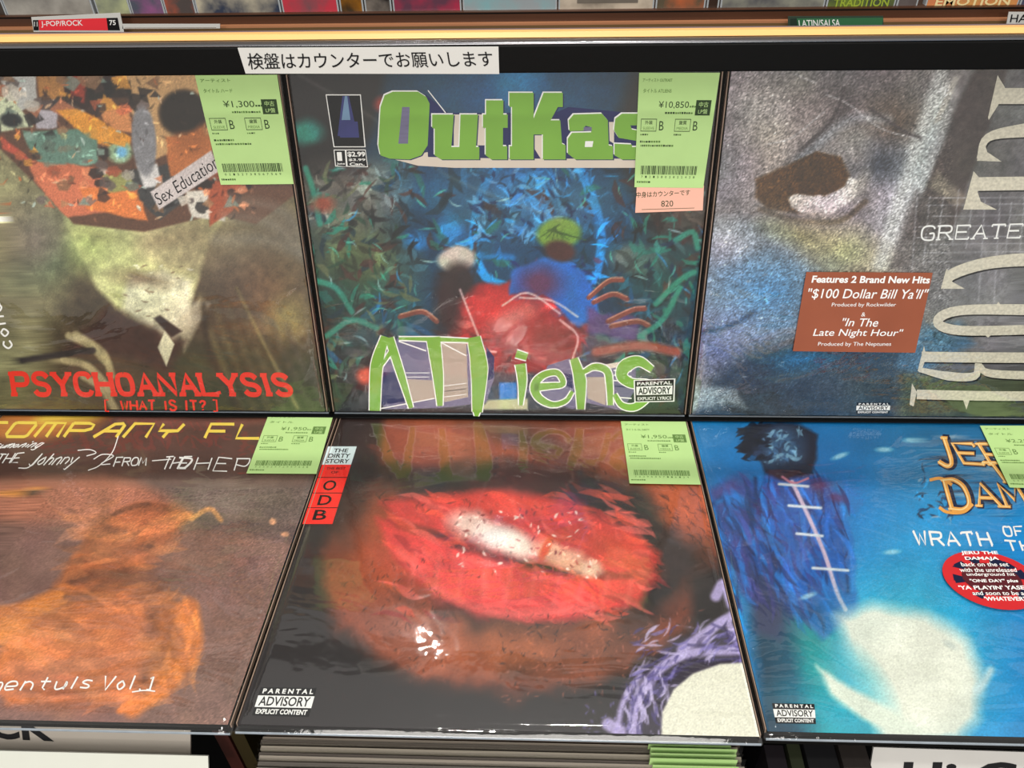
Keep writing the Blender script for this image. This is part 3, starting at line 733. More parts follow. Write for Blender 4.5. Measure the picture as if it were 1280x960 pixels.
def art_umber(X, Y):
    p = Paint(X, Y, (122, 92, 80))
    p.poly([(-300, 500), (430, 500), (420, 600), (-300, 600)], (88, 62, 54), 5)
    p.poly([(-300, 500), (160, 500), (120, 532), (60, 548), (-300, 552)], (190, 120, 56), 18, .9); p.poly([(40, 500), (130, 500), (120, 526), (50, 530)], (214, 184, 74), 10, .9)
    p.line([(150, 524), (260, 530), (330, 526)], 8, (140, 84, 70), 8, .6)
    for k in range(18): p.line([(rnd.uniform(0, 300), rnd.uniform(560, 596)), (rnd.uniform(0, 400), rnd.uniform(560, 600))], 3, (60, 46, 42), 5, .25)
    p.poly([(-200, 610), (60, 598), (130, 594), (200, 612), (260, 640), (120, 660), (-200, 640)], (172, 112, 88), 16, .9)
    p.poly([(180, 600), (400, 600), (380, 660), (250, 648)], (106, 92, 88), 22, .8); p.poly([(236, 640), (380, 660), (366, 680), (250, 660)], (84, 72, 70), 10, .7)
    p.poly([(-200, 690), (120, 650), (380, 680), (300, 920), (-200, 920)], (128, 96, 88), 40, .8)
    # orange-brown folded mass: loose drapery, hood above a rounded heap
    O1, O2, O3 = (206, 122, 68), (168, 96, 60), (106, 68, 52)
    p.poly([(135, 640), (175, 628), (215, 632), (236, 645), (215, 675), (190, 700), (178, 745), (200, 780), (90, 790), (60, 750), (84, 705), (110, 668)], O2, 10, .95, 6)
    p.poly([(-40, 772), (60, 742), (130, 745), (200, 740), (232, 760), (242, 800), (228, 845), (190, 880), (120, 872), (10, 880), (-20, 850), (10, 800), (-60, 820)], O1, 9, .97, 5)
    p.ell(90, 820, 80, 56, (202, 122, 78), 0, .5, .9, 6); p.ell(60, 850, 70, 30, (178, 104, 72), 0, .7, .7)
    p.line([(236, 760), (240, 810), (205, 855), (165, 885)], 24, (210, 122, 60), 9, .9); p.line([(150, 888), (190, 866), (205, 860)], 9, (222, 132, 72), 4, .9)
    p.line([(0, 790), (40, 765), (80, 745)], 26, (214, 132, 66), 10, .9)
    p.line([(128, 648), (165, 634), (186, 630)], 6, O3, 4, .9); p.line([(112, 668), (160, 672), (205, 650), (238, 645)], 10, (214, 134, 80), 6, .9)
    p.line([(118, 682), (160, 690), (190, 680)], 10, O3, 7, .9); p.line([(95, 700), (150, 710), (186, 706)], 13, (188, 106, 62), 7, .9)
    p.line([(90, 726), (140, 716), (188, 726)], 12, O3, 8, .8); p.line([(80, 735), (130, 744), (190, 738)], 9, (206, 118, 66), 6, .9)
    p.line([(186, 690), (190, 740), (186, 800), (176, 860)], 18, (96, 66, 56), 12, .75); p.line([(84, 745), (130, 756), (180, 750)], 7, O3, 6, .8)
    p.streaks(170, (90, 632, 215, 760), 70, 15, 62, .3, [(206, 132, 84), (112, 74, 58)], .4, (-30, 15), .3); p.streaks(120, (0, 760, 225, 875), 110, 20, 63, .2, [(210, 138, 92), (150, 96, 72)], .4, (-25, 30), .28)
    p.streaks(40, (205, 750, 245, 860), 60, 12, 64, .2, [(222, 140, 80), (140, 84, 60)], .5, (60, 110), .3)
    for k in range(0): p.line([(20 + k * 18, 780 + 12 * (k % 3)), (60 + k * 14, 790 + 14 * (k % 3)), (110 + k * 9, 786 + 13 * (k % 4))], 3.5, O3, 5, .35)
    p.line([(-20, 850), (60, 866), (150, 860)], 5, O3, 8, .5); p.ell(160, 800, 20, 40, (196, 118, 80), 0, .8, .6)
    p.line([(240, 648), (262, 636), (276, 650)], 6, (212, 150, 90), 3, .8); p.ell(341, 652, 4, 4, (220, 160, 120), 0, .4); p.ell(356, 668, 5, 3, (220, 160, 120), 0, .4)
    p.line([(0, 618), (30, 616), (45, 612)], 8, (206, 140, 70), 5, .85); p.ell(42, 616, 6, 4, (70, 64, 60), 0, .5, .8)
    p.noise(.16, 26, 61, hue=.06)
    g = ((Y > 610)).astype(float) * np.clip(1.2 - (np.hypot((X - 110) / 130, (Y - 790) / 105)) ** -1 * 1.0, .25, 1)
    p.grain(.17, 8, g); p.grain(.03, 9)
    return p.C


def art_crimson(X, Y):
    p = Paint(X, Y, (30, 26, 26))
    p.poly([(470, 520), (820, 520), (870, 560), (905, 640), (900, 700), (860, 650), (780, 600), (700, 580), (600, 588), (500, 600), (450, 560)], (136, 66, 42), 30, .95, 10)
    p.ell(560, 545, 80, 26, (160, 82, 52), 0, .8, .9, 8); p.ell(850, 640, 50, 60, (196, 96, 56), 30, .7, .9, 8); p.ell(780, 555, 46, 34, (176, 92, 60), 20, .8, .9, 6)
    p.poly([(470, 590), (620, 580), (800, 610), (880, 700), (840, 740), (740, 640), (560, 610), (470, 640), (440, 620)], (44, 38, 36), 24, .9, 8)
    p.ell(650, 545, 60, 14, (60, 46, 38), 15, .8, .7, 8)
    p.poly([(420, 650), (470, 615), (510, 640), (560, 760), (640, 850), (760, 830), (860, 740), (860, 790), (740, 850), (640, 870), (520, 850), (420, 790), (395, 720)], (134, 66, 44), 34, .95, 14)
    p.ell(480, 700, 50, 70, (160, 74, 44), 0, .8, .85, 12); p.ell(640, 810, 110, 30, (176, 96, 56), 4, .8, .85, 10); p.ell(500, 785, 46, 26, (160, 106, 96), 20, .9, .6, 8); p.ell(745, 785, 46, 26, (160, 84, 52), -30, .8, .8, 10)
    p.ell(430, 640, 24, 50, (60, 44, 38), 20, .8, .8)
    # the red lens-shaped mass
    p.poly([(476, 628), (560, 618), (640, 612), (720, 630), (790, 662), (826, 694), (816, 718), (760, 720), (700, 706), (620, 690), (560, 668), (500, 655)], (196, 62, 56), 12, 1, 4)
    p.poly([(470, 650), (540, 672), (620, 700), (720, 722), (820, 722), (800, 752), (740, 772), (660, 778), (590, 764), (530, 730), (490, 690)], (214, 66, 62), 12, 1, 4)
    p.streaks(260, (490, 615, 820, 775), 60, 10, 70, .22, [(244, 110, 100), (150, 40, 44), (232, 84, 60)], .45, (5, 40), .55)
    p.ell(600, 725, 90, 30, (236, 84, 80), 14, .7, .8, 8); p.ell(640, 632, 70, 12, (220, 72, 56), 6, .8, .8); p.ell(770, 690, 44, 20, (206, 84, 52), 24, .7, .7, 3)
    for k in range(10):
        x = 520 + k * 30; p.line([(x, 626 + abs(k - 4) * 3), (x + 14, 650 + k * 3)], 3, (236, 110, 96), 6, .35); p.line([(x, 690 + k * 4), (x - 8, 742 + k * 2)], 4, (246, 130, 120), 8, .35)
    p.line([(500, 690), (560, 745), (640, 768), (740, 760)], 9, (240, 112, 104), 10, .6)
    # bright chips across the seam, with a white lamp glint painted on top
    p.ell(592, 658, 30, 16, (240, 214, 200), 14, .5, .9, 5); p.ell(640, 678, 34, 15, (248, 232, 214), 20, .4, .95, 5); p.ell(690, 690, 22, 13, (232, 172, 140), 30, .35, .95, 4)
    p.ell(716, 700, 24, 14, (222, 170, 140), 25, .4, .9, 5); p.ell(738, 712, 14, 10, (226, 186, 160), 10, .4, .95, 4); p.ell(682, 686, 5, 15, (216, 84, 40), 25, .4)
    p.streaks(230, (560, 638, 755, 722), 9, 3.4, 71, .35, [(255, 240, 226), (190, 80, 74), (130, 50, 50)], .45)
    p.ell(620, 672, 22, 14, (255, 250, 244), 10, .7, .9)
    p.noise(.16, 22, 73)
    # wiry dark curls around the edges
    p.streaks(520, (400, 700, 560, 880), 11, 1.8, 74, .3, [(40, 32, 30), (150, 90, 80)], .45, (40, 140), .6)
    p.streaks(520, (620, 760, 880, 880), 11, 2.0, 75, .3, [(28, 24, 24), (176, 104, 84)], .5, None, .7)
    p.streaks(260, (820, 600, 920, 740), 18, 1.6, 76, .3, [(40, 30, 26)], .6, (20, 70), .6)
    p.streaks(200, (440, 560, 760, 640), 10, 1.8, 77, .3, [(30, 26, 26)], .4, None, .5)
    p.poly([(290, 560), (430, 520), (420, 640), (400, 700), (420, 790), (520, 850), (640, 880), (760, 870), (860, 800), (840, 880), (780, 940), (280, 940)], (38, 34, 36), 26, .8, 8)
    p.poly([(420, 518), (480, 518), (470, 600), (400, 620), (380, 600)], (44, 30, 28), 12, .9)
    # pale violet cloth folds and the off-white round at the lower right
    p.poly([(760, 930), (780, 860), (840, 800), (880, 790), (930, 800), (980, 940)], (44, 36, 56), 12, .9, 6)
    for q, w_ in (([(790, 930), (798, 870), (850, 820), (940, 812)], 12), ([(770, 930), (778, 880), (800, 845)], 7), ([(852, 812), (890, 785), (930, 760)], 12), ([(880, 800), (905, 775), (920, 800)], 9), ([(812, 860), (822, 838), (850, 820)], 8), ([(760, 905), (775, 915)], 16), ([(895, 745), (905, 730), (915, 755)], 14)):
        p.line(q, w_, (178, 166, 214), 5, .9)
    for q in ([(800, 930), (808, 876), (856, 832), (936, 822)], [(860, 806), (900, 810), (932, 814)], [(890, 780), (915, 792), (926, 808)], [(786, 920), (796, 870), (836, 826)]): p.line(q, 3, (64, 56, 110), 3, .8)
    p.streaks(150, (790, 780, 940, 870), 30, 5, 79, .2, [(196, 186, 228), (70, 60, 120), (120, 110, 180)], .7, (-70, 10), .7); p.streaks(60, (780, 850, 835, 925), 30, 5, 80, .2, [(196, 186, 228), (70, 60, 120)], .8, (60, 110), .7)
    p.poly([(826, 932), (828, 890), (842, 862), (866, 842), (900, 830), (934, 828), (968, 934)], (224, 224, 206), 3)
    p.streaks(60, (730, 860, 800, 930), 9, 3, 78, .2, [(120, 110, 180)], .5, None, .6)
    p.grain(.035, 12)
    return p.C


def art_cyan(X, Y):
    p = Paint(X, Y, (12, 128, 196))
    p.poly([(850, 510), (1500, 510), (1500, 640), (850, 640)], (10, 104, 160), 30, .7)  # darker top band: shadow of the rail painted into the blue
    p.ell(1120, 560, 110, 50, (8, 96, 140), 0, .9, .8); p.ell(1140, 680, 120, 70, (20, 156, 206), 0, .9, .9); p.ell(1230, 820, 90, 120, (14, 118, 206), 0, .9, .9)
    p.ell(1120, 760, 110, 60, (28, 160, 196), 0, .9, .9); p.poly([(930, 700), (1000, 740), (1040, 800), (1040, 930), (950, 930)], (24, 60, 80), 30, .95, 6)
    p.poly([(985, 740), (1040, 760), (1060, 860), (1150, 930), (1020, 930)], (20, 140, 132), 30, .9, 8); p.ell(1060, 900, 70, 26, (20, 150, 176), 20, .8, .8)
    p.ell(1010, 640, 90, 90, (16, 96, 178), 0, .8, .6)
    # blue robe-like folds, no features, with a pale cord
    p.poly([(936, 600), (985, 584), (1030, 596), (1064, 660), (1072, 760), (1030, 800), (980, 760), (930, 720), (900, 660), (890, 620)], (20, 84, 164), 8, .95, 6)
    p.poly([(886, 610), (935, 600), (950, 650), (940, 720), (960, 770), (925, 740), (905, 680)], (54, 66, 130), 10, .9, 6)
    p.poly([(935, 700), (985, 745), (975, 800), (945, 790)], (40, 46, 82), 12, .85)
    for q in ([(944, 598), (950, 650), (975, 720)], [(900, 622), (930, 640), (950, 660)], [(905, 650), (940, 690), (985, 745)], [(1040, 620), (1056, 680), (1060, 740)], [(890, 630), (915, 622), (935, 640)]):
        p.line(q, 4, (10, 28, 70), 5, .8); p.line([(a + 6, b - 2) for a, b in q], 5, (26, 132, 214), 6, .7)
    p.streaks(240, (900, 600, 1060, 780), 60, 8, 86, .3, [(16, 30, 76), (30, 120, 206), (60, 60, 130)], .5, (50, 85), .55)
    p.ell(1024, 606, 14, 8, (96, 50, 92), 0, .6, .7); p.ell(1046, 622, 12, 6, (96, 50, 92), 20, .6, .7); p.ell(912, 606, 20, 8, (80, 60, 120), -30, .7, .7)
    # dark tuft above the robe: a plain soft-edged shape
    p.poly([(938, 534), (958, 528), (1000, 530), (1020, 545), (1018, 590), (985, 600), (955, 590), (948, 572), (925, 558), (936, 548)], (22, 26, 44), 6, 1, 6)
    p.ell(977, 560, 23, 24, (54, 92, 128), 4, .5, .9, 6); p.streaks(90, (958, 538, 1000, 584), 16, 5, 84, .4, [(120, 166, 190), (30, 44, 70)], .5, None, .7); p.streaks(90, (925, 530, 962, 575), 18, 6, 85, .3, [(16, 20, 34)], .6, (120, 200), .8); p.ell(984, 586, 20, 8, (24, 30, 46), 0, .5, .8)
    p.line([(990, 602), (1008, 640), (1030, 690), (1046, 740), (1057, 762)], 5, (196, 176, 200), 2); p.line([(978, 596), (992, 604), (1010, 598)], 3, (190, 120, 140), 2)
    for x, y, w_ in ((992, 607, 18), (1006, 634, 20), (1012, 669, 16), (1038, 712, 22)): p.line([(x - w_, y - 2), (x + w_, y + 1)], 3.4, (206, 214, 222), 2, smooth=False)
    # white glow, off centre, with two tails
    p.ell(1150, 850, 110, 84, (60, 178, 206), 20, .8, .9); p.poly([(1046, 768), (1090, 756), (1160, 768), (1208, 800), (1226, 850), (1222, 900), (1200, 926), (1100, 926), (1090, 880), (1060, 820)], (214, 222, 210), 22, 1, 4)
    p.ell(1150, 845, 66, 66, (222, 226, 212), 0, .3, .95); p.ell(1075, 850, 20, 46, (90, 190, 204), -38, .7, .75)
    p.poly([(1021, 830), (1050, 852), (1120, 890), (1160, 915), (1130, 926), (1080, 900), (1040, 870)], (212, 222, 208), 9, 1, 3)
    p.line([(1222, 862), (1232, 850), (1238, 838)], 10, (190, 216, 220), 7, .85); p.ell(1188, 806, 9, 4, (176, 190, 186), 30, .6, .6)
    for x, y, a_ in ((1010, 745, -20), (1050, 570, -20), (1105, 562, 0), (1140, 550, 0), (1115, 690, -5)): p.ell(x, y, 10, 3, (176, 214, 224), a_, .5, .7)
    # dark flourish under the gold lettering
    p.streaks(240, (1145, 545, 1400, 648), 18, 3.4, 81, .3, [(16, 30, 70), (20, 24, 44), (12, 60, 90), (150, 170, 190)], .85, None, .8)
    p.noise(.1, 40, 83); p.grain(.03, 13)
    return p.C


# ------------------------------------------------------------------ frames of the six records
up_o = np.array([0, 0, 0]) + EU * .0035
fUC = Frame(up_o + EX * -.0055, EX, EU)
fUL = Frame(up_o + EX * -.3275, EX, EU)
fUR = Frame(up_o + EX * .3150, EX, EU)
LW, LH = .3150, .3150
fLC = Frame(EX * .0 + EL * -.3045, EX, EL)
fLL = Frame(EX * -.3165 + EL * -.3055, EX, EL)
fLR = Frame(EX * .3165 + EL * -.3010, EX, EL)


def mid(name, f, base): return f


# ---- upper left
t = record('record', 'upper left record, olive print with red lettering PSYCHOANALYSIS under a collage of scraps', fUL, .3185, .3185, art_olive, xs=(.085, .3155), seed=1)
ink = Ink(fUL, .0002)
strokes(ink, 'PSYCHOANALYSIS', [(18, 493), (366, 493), (358, 469), (14, 467)], REDI, 6.2, gap=.38, serif=1.1, lift=0, widths={'I': .3})
ink.cut('title_lettering', t, 'red slab serif letters PSYCHOANALYSIS')
strokes(ink, 'WHAT IS IT?', [(152, 512.5), (258, 512.5), (257, 501), (151, 501)], REDI, 2.6, gap=.35, jitter=.04, seed=3)
strokes(ink, '[', [(130, 514), (137, 514), (136, 500), (129, 500)], REDI, 2.2); strokes(ink, ']', [(266, 514), (274, 514), (273, 500), (265, 500)], REDI, 2.2)
ink.cut('subtitle_lettering', t)
strokes(ink, 'cond', [(16, 436), (0, 378), (-14, 380), (1, 438)][0:4], WHITE, 2.2, gap=.3)
ink.cut('edge_lettering', t)
ink.text('Sex Education', [(199, 257), (275, 208), (267, 193), (192, 243)], BLACK, -.005)
ink.build('cover_lettering', t)
price_label(t, fUL, [(243, 92), (346, 91), (367, 230), (276, 231)], '¥1,300', ['アーティスト', 'タイトル ハード'], 5, faint=False)

# ---- upper centre
t = record('record', 'upper middle record, dark blue and teal print with green lettering OutKast and ATLiens', fUC, .3185, .3185, art_shards, seed=2, film=(.8, .2, .03))
ink = Ink(fUC, .0002)
GL = mat('lime_ink', (124, 174, 66), .5, noise=.12, nscale=30, spec=.2); NAVY = mat('navy_ink', (40, 44, 90), .5, spec=.2)
CREAM = mat('cream_ink', (216, 204, 190), .5, noise=.05, spec=.2); STEEL = mat('steel_violet_ink', (112, 108, 138), .5, noise=.25, nscale=50, stretch=(1, 8, 1), spec=.2)
TAUPE = mat('taupe_ink', (176, 160, 146), .5, noise=.18, nscale=60, stretch=(1, 8, 1), spec=.2)


def Q(pts, s, ox, oy): return [(ox + x / s, oy + y / s) for x, y in pts]


A = lambda pts: Q(pts, 4.8, 460, 90)        # measured on an enlargement, back to photo pixels
B = lambda pts: Q(pts, 4.8, 640, 90)
ink.poly(A([(140, 520), (360, 480), (1780, 480), (1780, 575), (520, 575), (300, 562)]), CREAM)
ink.poly(A([(340, 130), (480, 245), (860, 245), (860, 520), (360, 510)]), NAVY); ink.poly(B([(130, 300), (340, 210), (760, 250), (760, 520), (130, 520)]), NAVY)
for q in ([(515, 255), (548, 255), (548, 450), (515, 450)], [(652, 255), (706, 255), (706, 440), (652, 440)]): ink.poly(A(q), CREAM)
ink.poly(B([(135, 380), (185, 380), (185, 540), (135, 460)]), CREAM); ink.poly(B([(580, 300), (612, 300), (612, 430), (580, 410)]), CREAM)
LET = [A([(150, 118), (300, 118), (350, 150), (370, 190), (358, 440), (320, 500), (250, 525), (130, 520), (75, 500), (62, 440), (75, 210), (100, 140)]),
       A([(385, 255), (515, 255), (500, 450), (548, 450), (555, 255), (660, 255), (648, 450), (668, 450), (668, 525), (440, 525), (400, 500), (400, 340), (385, 335)]),
       A([(708, 170), (812, 170), (812, 255), (838, 255), (838, 335), (810, 335), (810, 445), (835, 445), (835, 525), (740, 525), (706, 500), (706, 335), (690, 335), (690, 255), (708, 255)]),
       A([(848, 125), (990, 125), (990, 125), (990, 525), (850, 525), (850, 445), (872, 445), (872, 210), (848, 210)]),
       B([(0, 125), (130, 125), (130, 280), (190, 125), (305, 125), (305, 210), (275, 210), (232, 290), (290, 290), (300, 430), (322, 440), (322, 525), (185, 525), (185, 375), (130, 375), (130, 525), (0, 525)]),
       B([(345, 355), (340, 290), (370, 255), (540, 250), (575, 290), (580, 440), (606, 445), (606, 525), (380, 525), (335, 490), (335, 400), (360, 365), (475, 362), (475, 330), (440, 322), (430, 352)]),
       B([(615, 430), (720, 435), (720, 450), (790, 450), (790, 420), (640, 395), (612, 350), (620, 280), (660, 250), (860, 250), (860, 320), (710, 320), (720, 345), (860, 370), (890, 420), (870, 500), (830, 525), (660, 525), (615, 500)]),
       B([(930, 180), (1010, 180), (1010, 250), (1050, 250), (1050, 330), (1010, 330), (1010, 440), (1050, 440), (1050, 525), (930, 510), (920, 330), (900, 330), (900, 250), (930, 250)])]


def tri_add(pts, mt, lift):     # concave outlines, triangulated
    from mathutils.geometry import tessellate_polygon
    tris = tessellate_polygon([[Vector((x, y, 0)) for x, y in pts]])
    fs = []
    for tr in tris:
        a = area2([pts[k] for k in tr]); fs.append(tuple(tr) if a < 0 else tuple(reversed(tr)))
    ink.add(pts, fs, mt, lift)


for L_ in LET:
    tri_add([(x - 1.3, y - 1.6) for x, y in L_], WHITE, 2e-5); tri_add([(x + 1.4, y + 1.0) for x, y in L_], NAVY, 1e-5); tri_add(L_, GL, 7e-5)
ink.poly(A([(205, 210), (250, 210), (240, 430), (182, 430)]), STEEL, 9e-5); ink.poly(B([(430, 330), (478, 330), (478, 355), (430, 352)]), STEEL, 9e-5); ink.poly(B([(440, 415), (488, 415), (482, 450), (436, 450)]), WHITE, 9e-5)
ink.ribbon([(535, 113), (557, 141)], 1.2, WHITE, smooth=False)
ink.cut('title_lettering', t, 'green block letters OutKast')
# corner box and issue tag
ink.poly([(407, 118), (451, 118), (457, 184), (417, 184)], WHITE, 0); ink.poly([(408.2, 119.2), (450, 119.2), (455.6, 183), (418, 183)], BLACK, 2e-5)
IND = mat('indigo_ink', (52, 56, 110), .5, noise=.3, nscale=90, spec=.2); LB = mat('pale_beam_ink', (110, 140, 170), .5, spec=.2)
ink.poly([(428, 120), (436, 120), (447, 170), (422, 170)], IND, 3e-5); ink.poly([(431, 120), (434, 120), (438, 150), (427, 150)], LB, 4e-5); ink.poly([(424, 152), (447, 152), (449, 172), (425, 172)], IND, 5e-5)
ink.poly([(417, 187), (457, 187), (460, 209), (419, 208)], WHITE, 0); ink.poly([(418, 188), (431, 188), (432.5, 208), (420, 207)], BLACK, 2e-5)
ink.text('1', [(422, 201), (428, 201), (427, 190), (421, 190)], WHITE, .02, 4e-5); ink.text('June', [(421, 206.5), (431.5, 206.5), (431, 203), (421, 203)], WHITE, .02, 4e-5)
ink.poly([(433, 188), (456.4, 188), (459, 208), (434.5, 207.5)], BLACK, 2e-5)
ink.text('$2.99', [(435, 196.5), (457, 196.5), (456, 189.5), (434, 189.5)], WHITE, .03, 4e-5); ink.text('$3.99', [(436, 201.5), (457, 201.5), (456.7, 198), (436, 198)], WHITE, .02, 4e-5); ink.text('Can.', [(437, 207), (456, 207), (455, 203), (437, 203)], WHITE, .03, 4e-5)
ink.cut('corner_box', t)
# lower lettering: grey-violet blocks behind, lime strokes in front
Cc = lambda pts: Q(pts, 5.818, 440, 400); Dd = lambda pts: Q(pts, 5.818, 640, 400)
ink.poly(Cc([(330, 130), (660, 125), (840, 180), (1030, 280), (1035, 420), (975, 600), (640, 640), (230, 650), (210, 380)]), STEEL)
ink.poly(Cc([(650, 140), (830, 140), (845, 560), (660, 600), (640, 200)]), TAUPE, 1e-5); ink.poly(Cc([(400, 430), (600, 440), (620, 570), (420, 600)]), TAUPE, 1e-5)
ink.poly(Cc([(230, 380), (340, 380), (400, 590), (215, 620)]), NAVY, 1e-5); ink.poly(Cc([(975, 190), (1035, 270), (1030, 420), (985, 440)]), NAVY, 1e-5)
for k, y in enumerate((385, 415, 480, 520, 560)): ink.ribbon(Cc([(390 if k < 2 else 670, y), (560 if k < 2 else 830, y - (0 if k < 2 else 20))]), .9, WHITE if k != 3 else BLACK, smooth=False, lift=2e-5)
ink.ribbon(Cc([(340, 155), (540, 225)]), 1.6, WHITE, smooth=False, lift=2e-5); ink.ribbon(Cc([(650, 165), (830, 260)]), 1.6, WHITE, smooth=False, lift=2e-5); ink.ribbon(Cc([(180, 650), (600, 570)]), 1.4, WHITE, smooth=False, lift=2e-5)
ink.poly(Dd([(260, 330), (420, 280), (540, 380), (720, 330), (900, 290), (900, 500), (800, 660), (540, 600), (440, 650), (100, 520), (230, 400)]), STEEL)
ink.poly(Dd([(545, 415), (680, 415), (680, 620), (550, 570)]), TAUPE, 1e-5); ink.poly(Dd([(640, 330), (890, 285), (880, 320), (680, 360)]), CREAM, 1e-5); ink.poly(Dd([(370, 380), (440, 400), (440, 500), (380, 470)]), NAVY, 1e-5)
for y in (365, 400, 440, 480, 560): ink.ribbon(Dd([(740, y), (870, y + 10)]), 1.5, WHITE if y != 480 else NAVY, smooth=False, lift=2e-5)
ST = [(Cc([(240, 120), (180, 330), (165, 660)]), [9, 14, 12]), (Cc([(270, 130), (350, 380), (430, 640)]), [10, 9, 5]), (Cc([(205, 345), (290, 220)]), [3, 5]),
      (Cc([(590, 125), (625, 400), (640, 625)]), [16, 12, 6]), (Cc([(340, 135), (600, 140), (850, 150)]), [3, 5, 4]), (Cc([(885, 125), (925, 350), (910, 670)]), [15, 20, 11]), (Cc([(910, 640), (905, 700)]), [11, 4]),
      (Dd([(60, 320), (75, 450), (65, 620)]), [12, 10, 4]), (Dd([(30, 245), (110, 270)]), [9, 8]), (Dd([(160, 490), (270, 480), (370, 465), (330, 385), (230, 400), (165, 470), (190, 560), (290, 615), (390, 590), (440, 520)]), [9, 6, 7, 10, 6, 4]),
      (Dd([(450, 280), (495, 440), (500, 650)]), [9, 14, 8]), (Dd([(520, 380), (600, 340), (690, 370), (710, 480), (715, 620)]), [5, 8, 8, 6]),
      (Dd([(1020, 360), (920, 300), (820, 340), (800, 410), (870, 460), (990, 470), (1000, 540), (900, 630), (800, 620), (745, 540)]), [7, 15, 11, 10, 8, 5])]
for q, w_ in ST: ink.ribbon(q, [k + 3.4 for k in w_], WHITE, lift=3e-5)
for q, w_ in ST: ink.ribbon(q, [k * 1.08 for k in w_], GL, lift=8e-5)
ink.cut('subtitle_lettering', t, 'green brushed letters ATLiens'); ink.z += 1.5e-4
advisory(ink, [(793, 503), (843, 502), (844, 473), (792, 475)], 'EXPLICIT LYRICS', True)
ink.build('advisory_mark', t)
price_label(t, fUC, [(799, 91), (900, 91), (879, 235), (793, 234)], '¥10,850', ['アーティスト OUTKAST', 'タイトル ATLIENS'], 6, pink=[(796, 233), (880, 232), (878.5, 263), (794, 266)])

# ---- upper right
t = record('record', 'upper right record, grey grainy print with tall pale letters ICE CUBE and orange sticker', fUR, .3185, .3185, art_grey, xs=(.003, .245), seed=3, film=(1.3, .3, .03))
ink = Ink(fUR, .0002)
PALE = mat('stone_ink', (206, 200, 182), .6, noise=.45, nscale=420, spec=.2)
# ICE CUBE, turned on its side: baseline at the left, letters rising to the right
RX = 1430


def bar(pts, w_): ink.ribbon([(x + 1.5, y + 1.8) for x, y in pts], w_ if isinstance(w_, list) else [w_, w_], BLACK); ink.ribbon(pts, w_ if isinstance(w_, list) else [w_, w_], PALE, lift=4e-5)


def serif(pts): ink.poly(pts, PALE, 5e-5)


bar([(1246, 120), (1300, 120), (RX, 120)], 20); serif([(1247, 94), (1256, 109), (1248, 131), (1236, 150), (1235, 147)]); bar([(1224, 199), (1235, 172), (1280, 163), (1340, 158), (1420, 170), (1440, 200)], [7, 10, 17, 20, 14, 8]); serif([(1221, 201), (1252, 202), (1234, 190), (1230, 176)])
bar([(1222, 230), (1300, 229), (RX, 228)], 17); serif([(1217, 214), (1224, 222), (1222, 240), (1226, 252), (1246, 262), (1204, 262)]); bar([(1430, 228), (1432, 262)], 14); bar([(1330, 230), (1330, 254)], 10)
bar([(1182, 358), (1192, 342), (1240, 328), (1310, 325), (1390, 336), (1410, 362)], [8, 14, 15, 17, 12, 6]); serif([(1176, 361), (1206, 361), (1190, 352), (1188, 340), (1183, 336)])
bar([(RX, 386), (1300, 387), (1200, 388), (1172, 402), (1200, 413), (1300, 412), (RX, 412)], [15, 14, 12, 12, 12, 12, 13]); serif([(1244, 383), (1248, 377), (1252, 383)]); serif([(1230, 418), (1235, 422), (1240, 418)])
bar([(1152, 446), (1250, 447), (RX - 10, 447)], 13); serif([(1155, 432), (1158, 446), (1152, 463), (1147, 464)]); bar([(1149, 462), (1185, 470), (1218, 470), (1222, 454)], [6, 11, 10, 6]); bar([(1224, 456), (1240, 467), (1320, 469), (1400, 464), (1412, 450)], [6, 10, 11, 10, 6])
bar([(1146, 493), (1250, 495), (RX, 495)], 12); serif([(1140, 479), (1146, 490), (1142, 508), (1137, 506)]); serif([(1204, 500), (1212, 500), (1208, 512)]); bar([(1400, 495), (1402, 516)], 10)
ink.cut('title_lettering', t, 'tall stone coloured letters ICE CUBE turned sideways')
strokes(ink, 'GREATEST', [(1151, 300), (1318, 296), (1323, 279), (1153, 283)], WHITE, 2.2, gap=.34, serif=.9)
strokes(ink, 'HITS', [(1340, 296), (1412, 295), (1416, 278), (1343, 279)], WHITE, 2.2, gap=.34, serif=.9)
ink.cut('subtitle_lettering', t)
advisory(ink, [(1070, 517), (1112, 517), (1113, 503), (1071, 503)], 'EXPLICIT CONTENT')
ink.build('advisory_mark', t)
st = [(1008, 340), (1166, 341), (1144, 441), (991, 439)]
ORG = mat('rust_sticker_paper', (150, 84, 60), .5, noise=.25, nscale=18, spec=.2)
v, f = slab([fUR.loc(*q, .0024) for q in (st[3], st[2], st[1], st[0])], .0002); o = mesh('promo_sticker', v, f, ORG, t, label='rust orange sticker reading Features 2 Brand New Hits')
i2 = Ink(fUR, .0025)
for s_, q, bd in (('Features 2 Brand New Hits', [(1013, 352), (1160, 353), (1162, 344), (1015, 343)], .03), ('"$100 Dollar Bill Ya\'ll"', [(1007, 373), (1154, 374), (1160, 360), (1010, 359)], .006),
                  ('Produced by Rockwilder', [(1038, 383), (1118, 383), (1119, 377), (1039, 377)], .0), ('&', [(1075, 394), (1080, 394), (1081, 389), (1076, 389)], 0),
                  ('"In The', [(1049, 406), (1095, 407), (1099, 396), (1053, 396)], .006), ('Late Night Hour"', [(1014, 421), (1124, 421), (1128, 410), (1018, 409)], .006), ('Produced by The Neptunes', [(1021, 432), (1112, 432), (1113, 426), (1022, 426)], 0)):
    i2.text(s_, q, WHITE, bd)
i2.build('sticker_print', o)

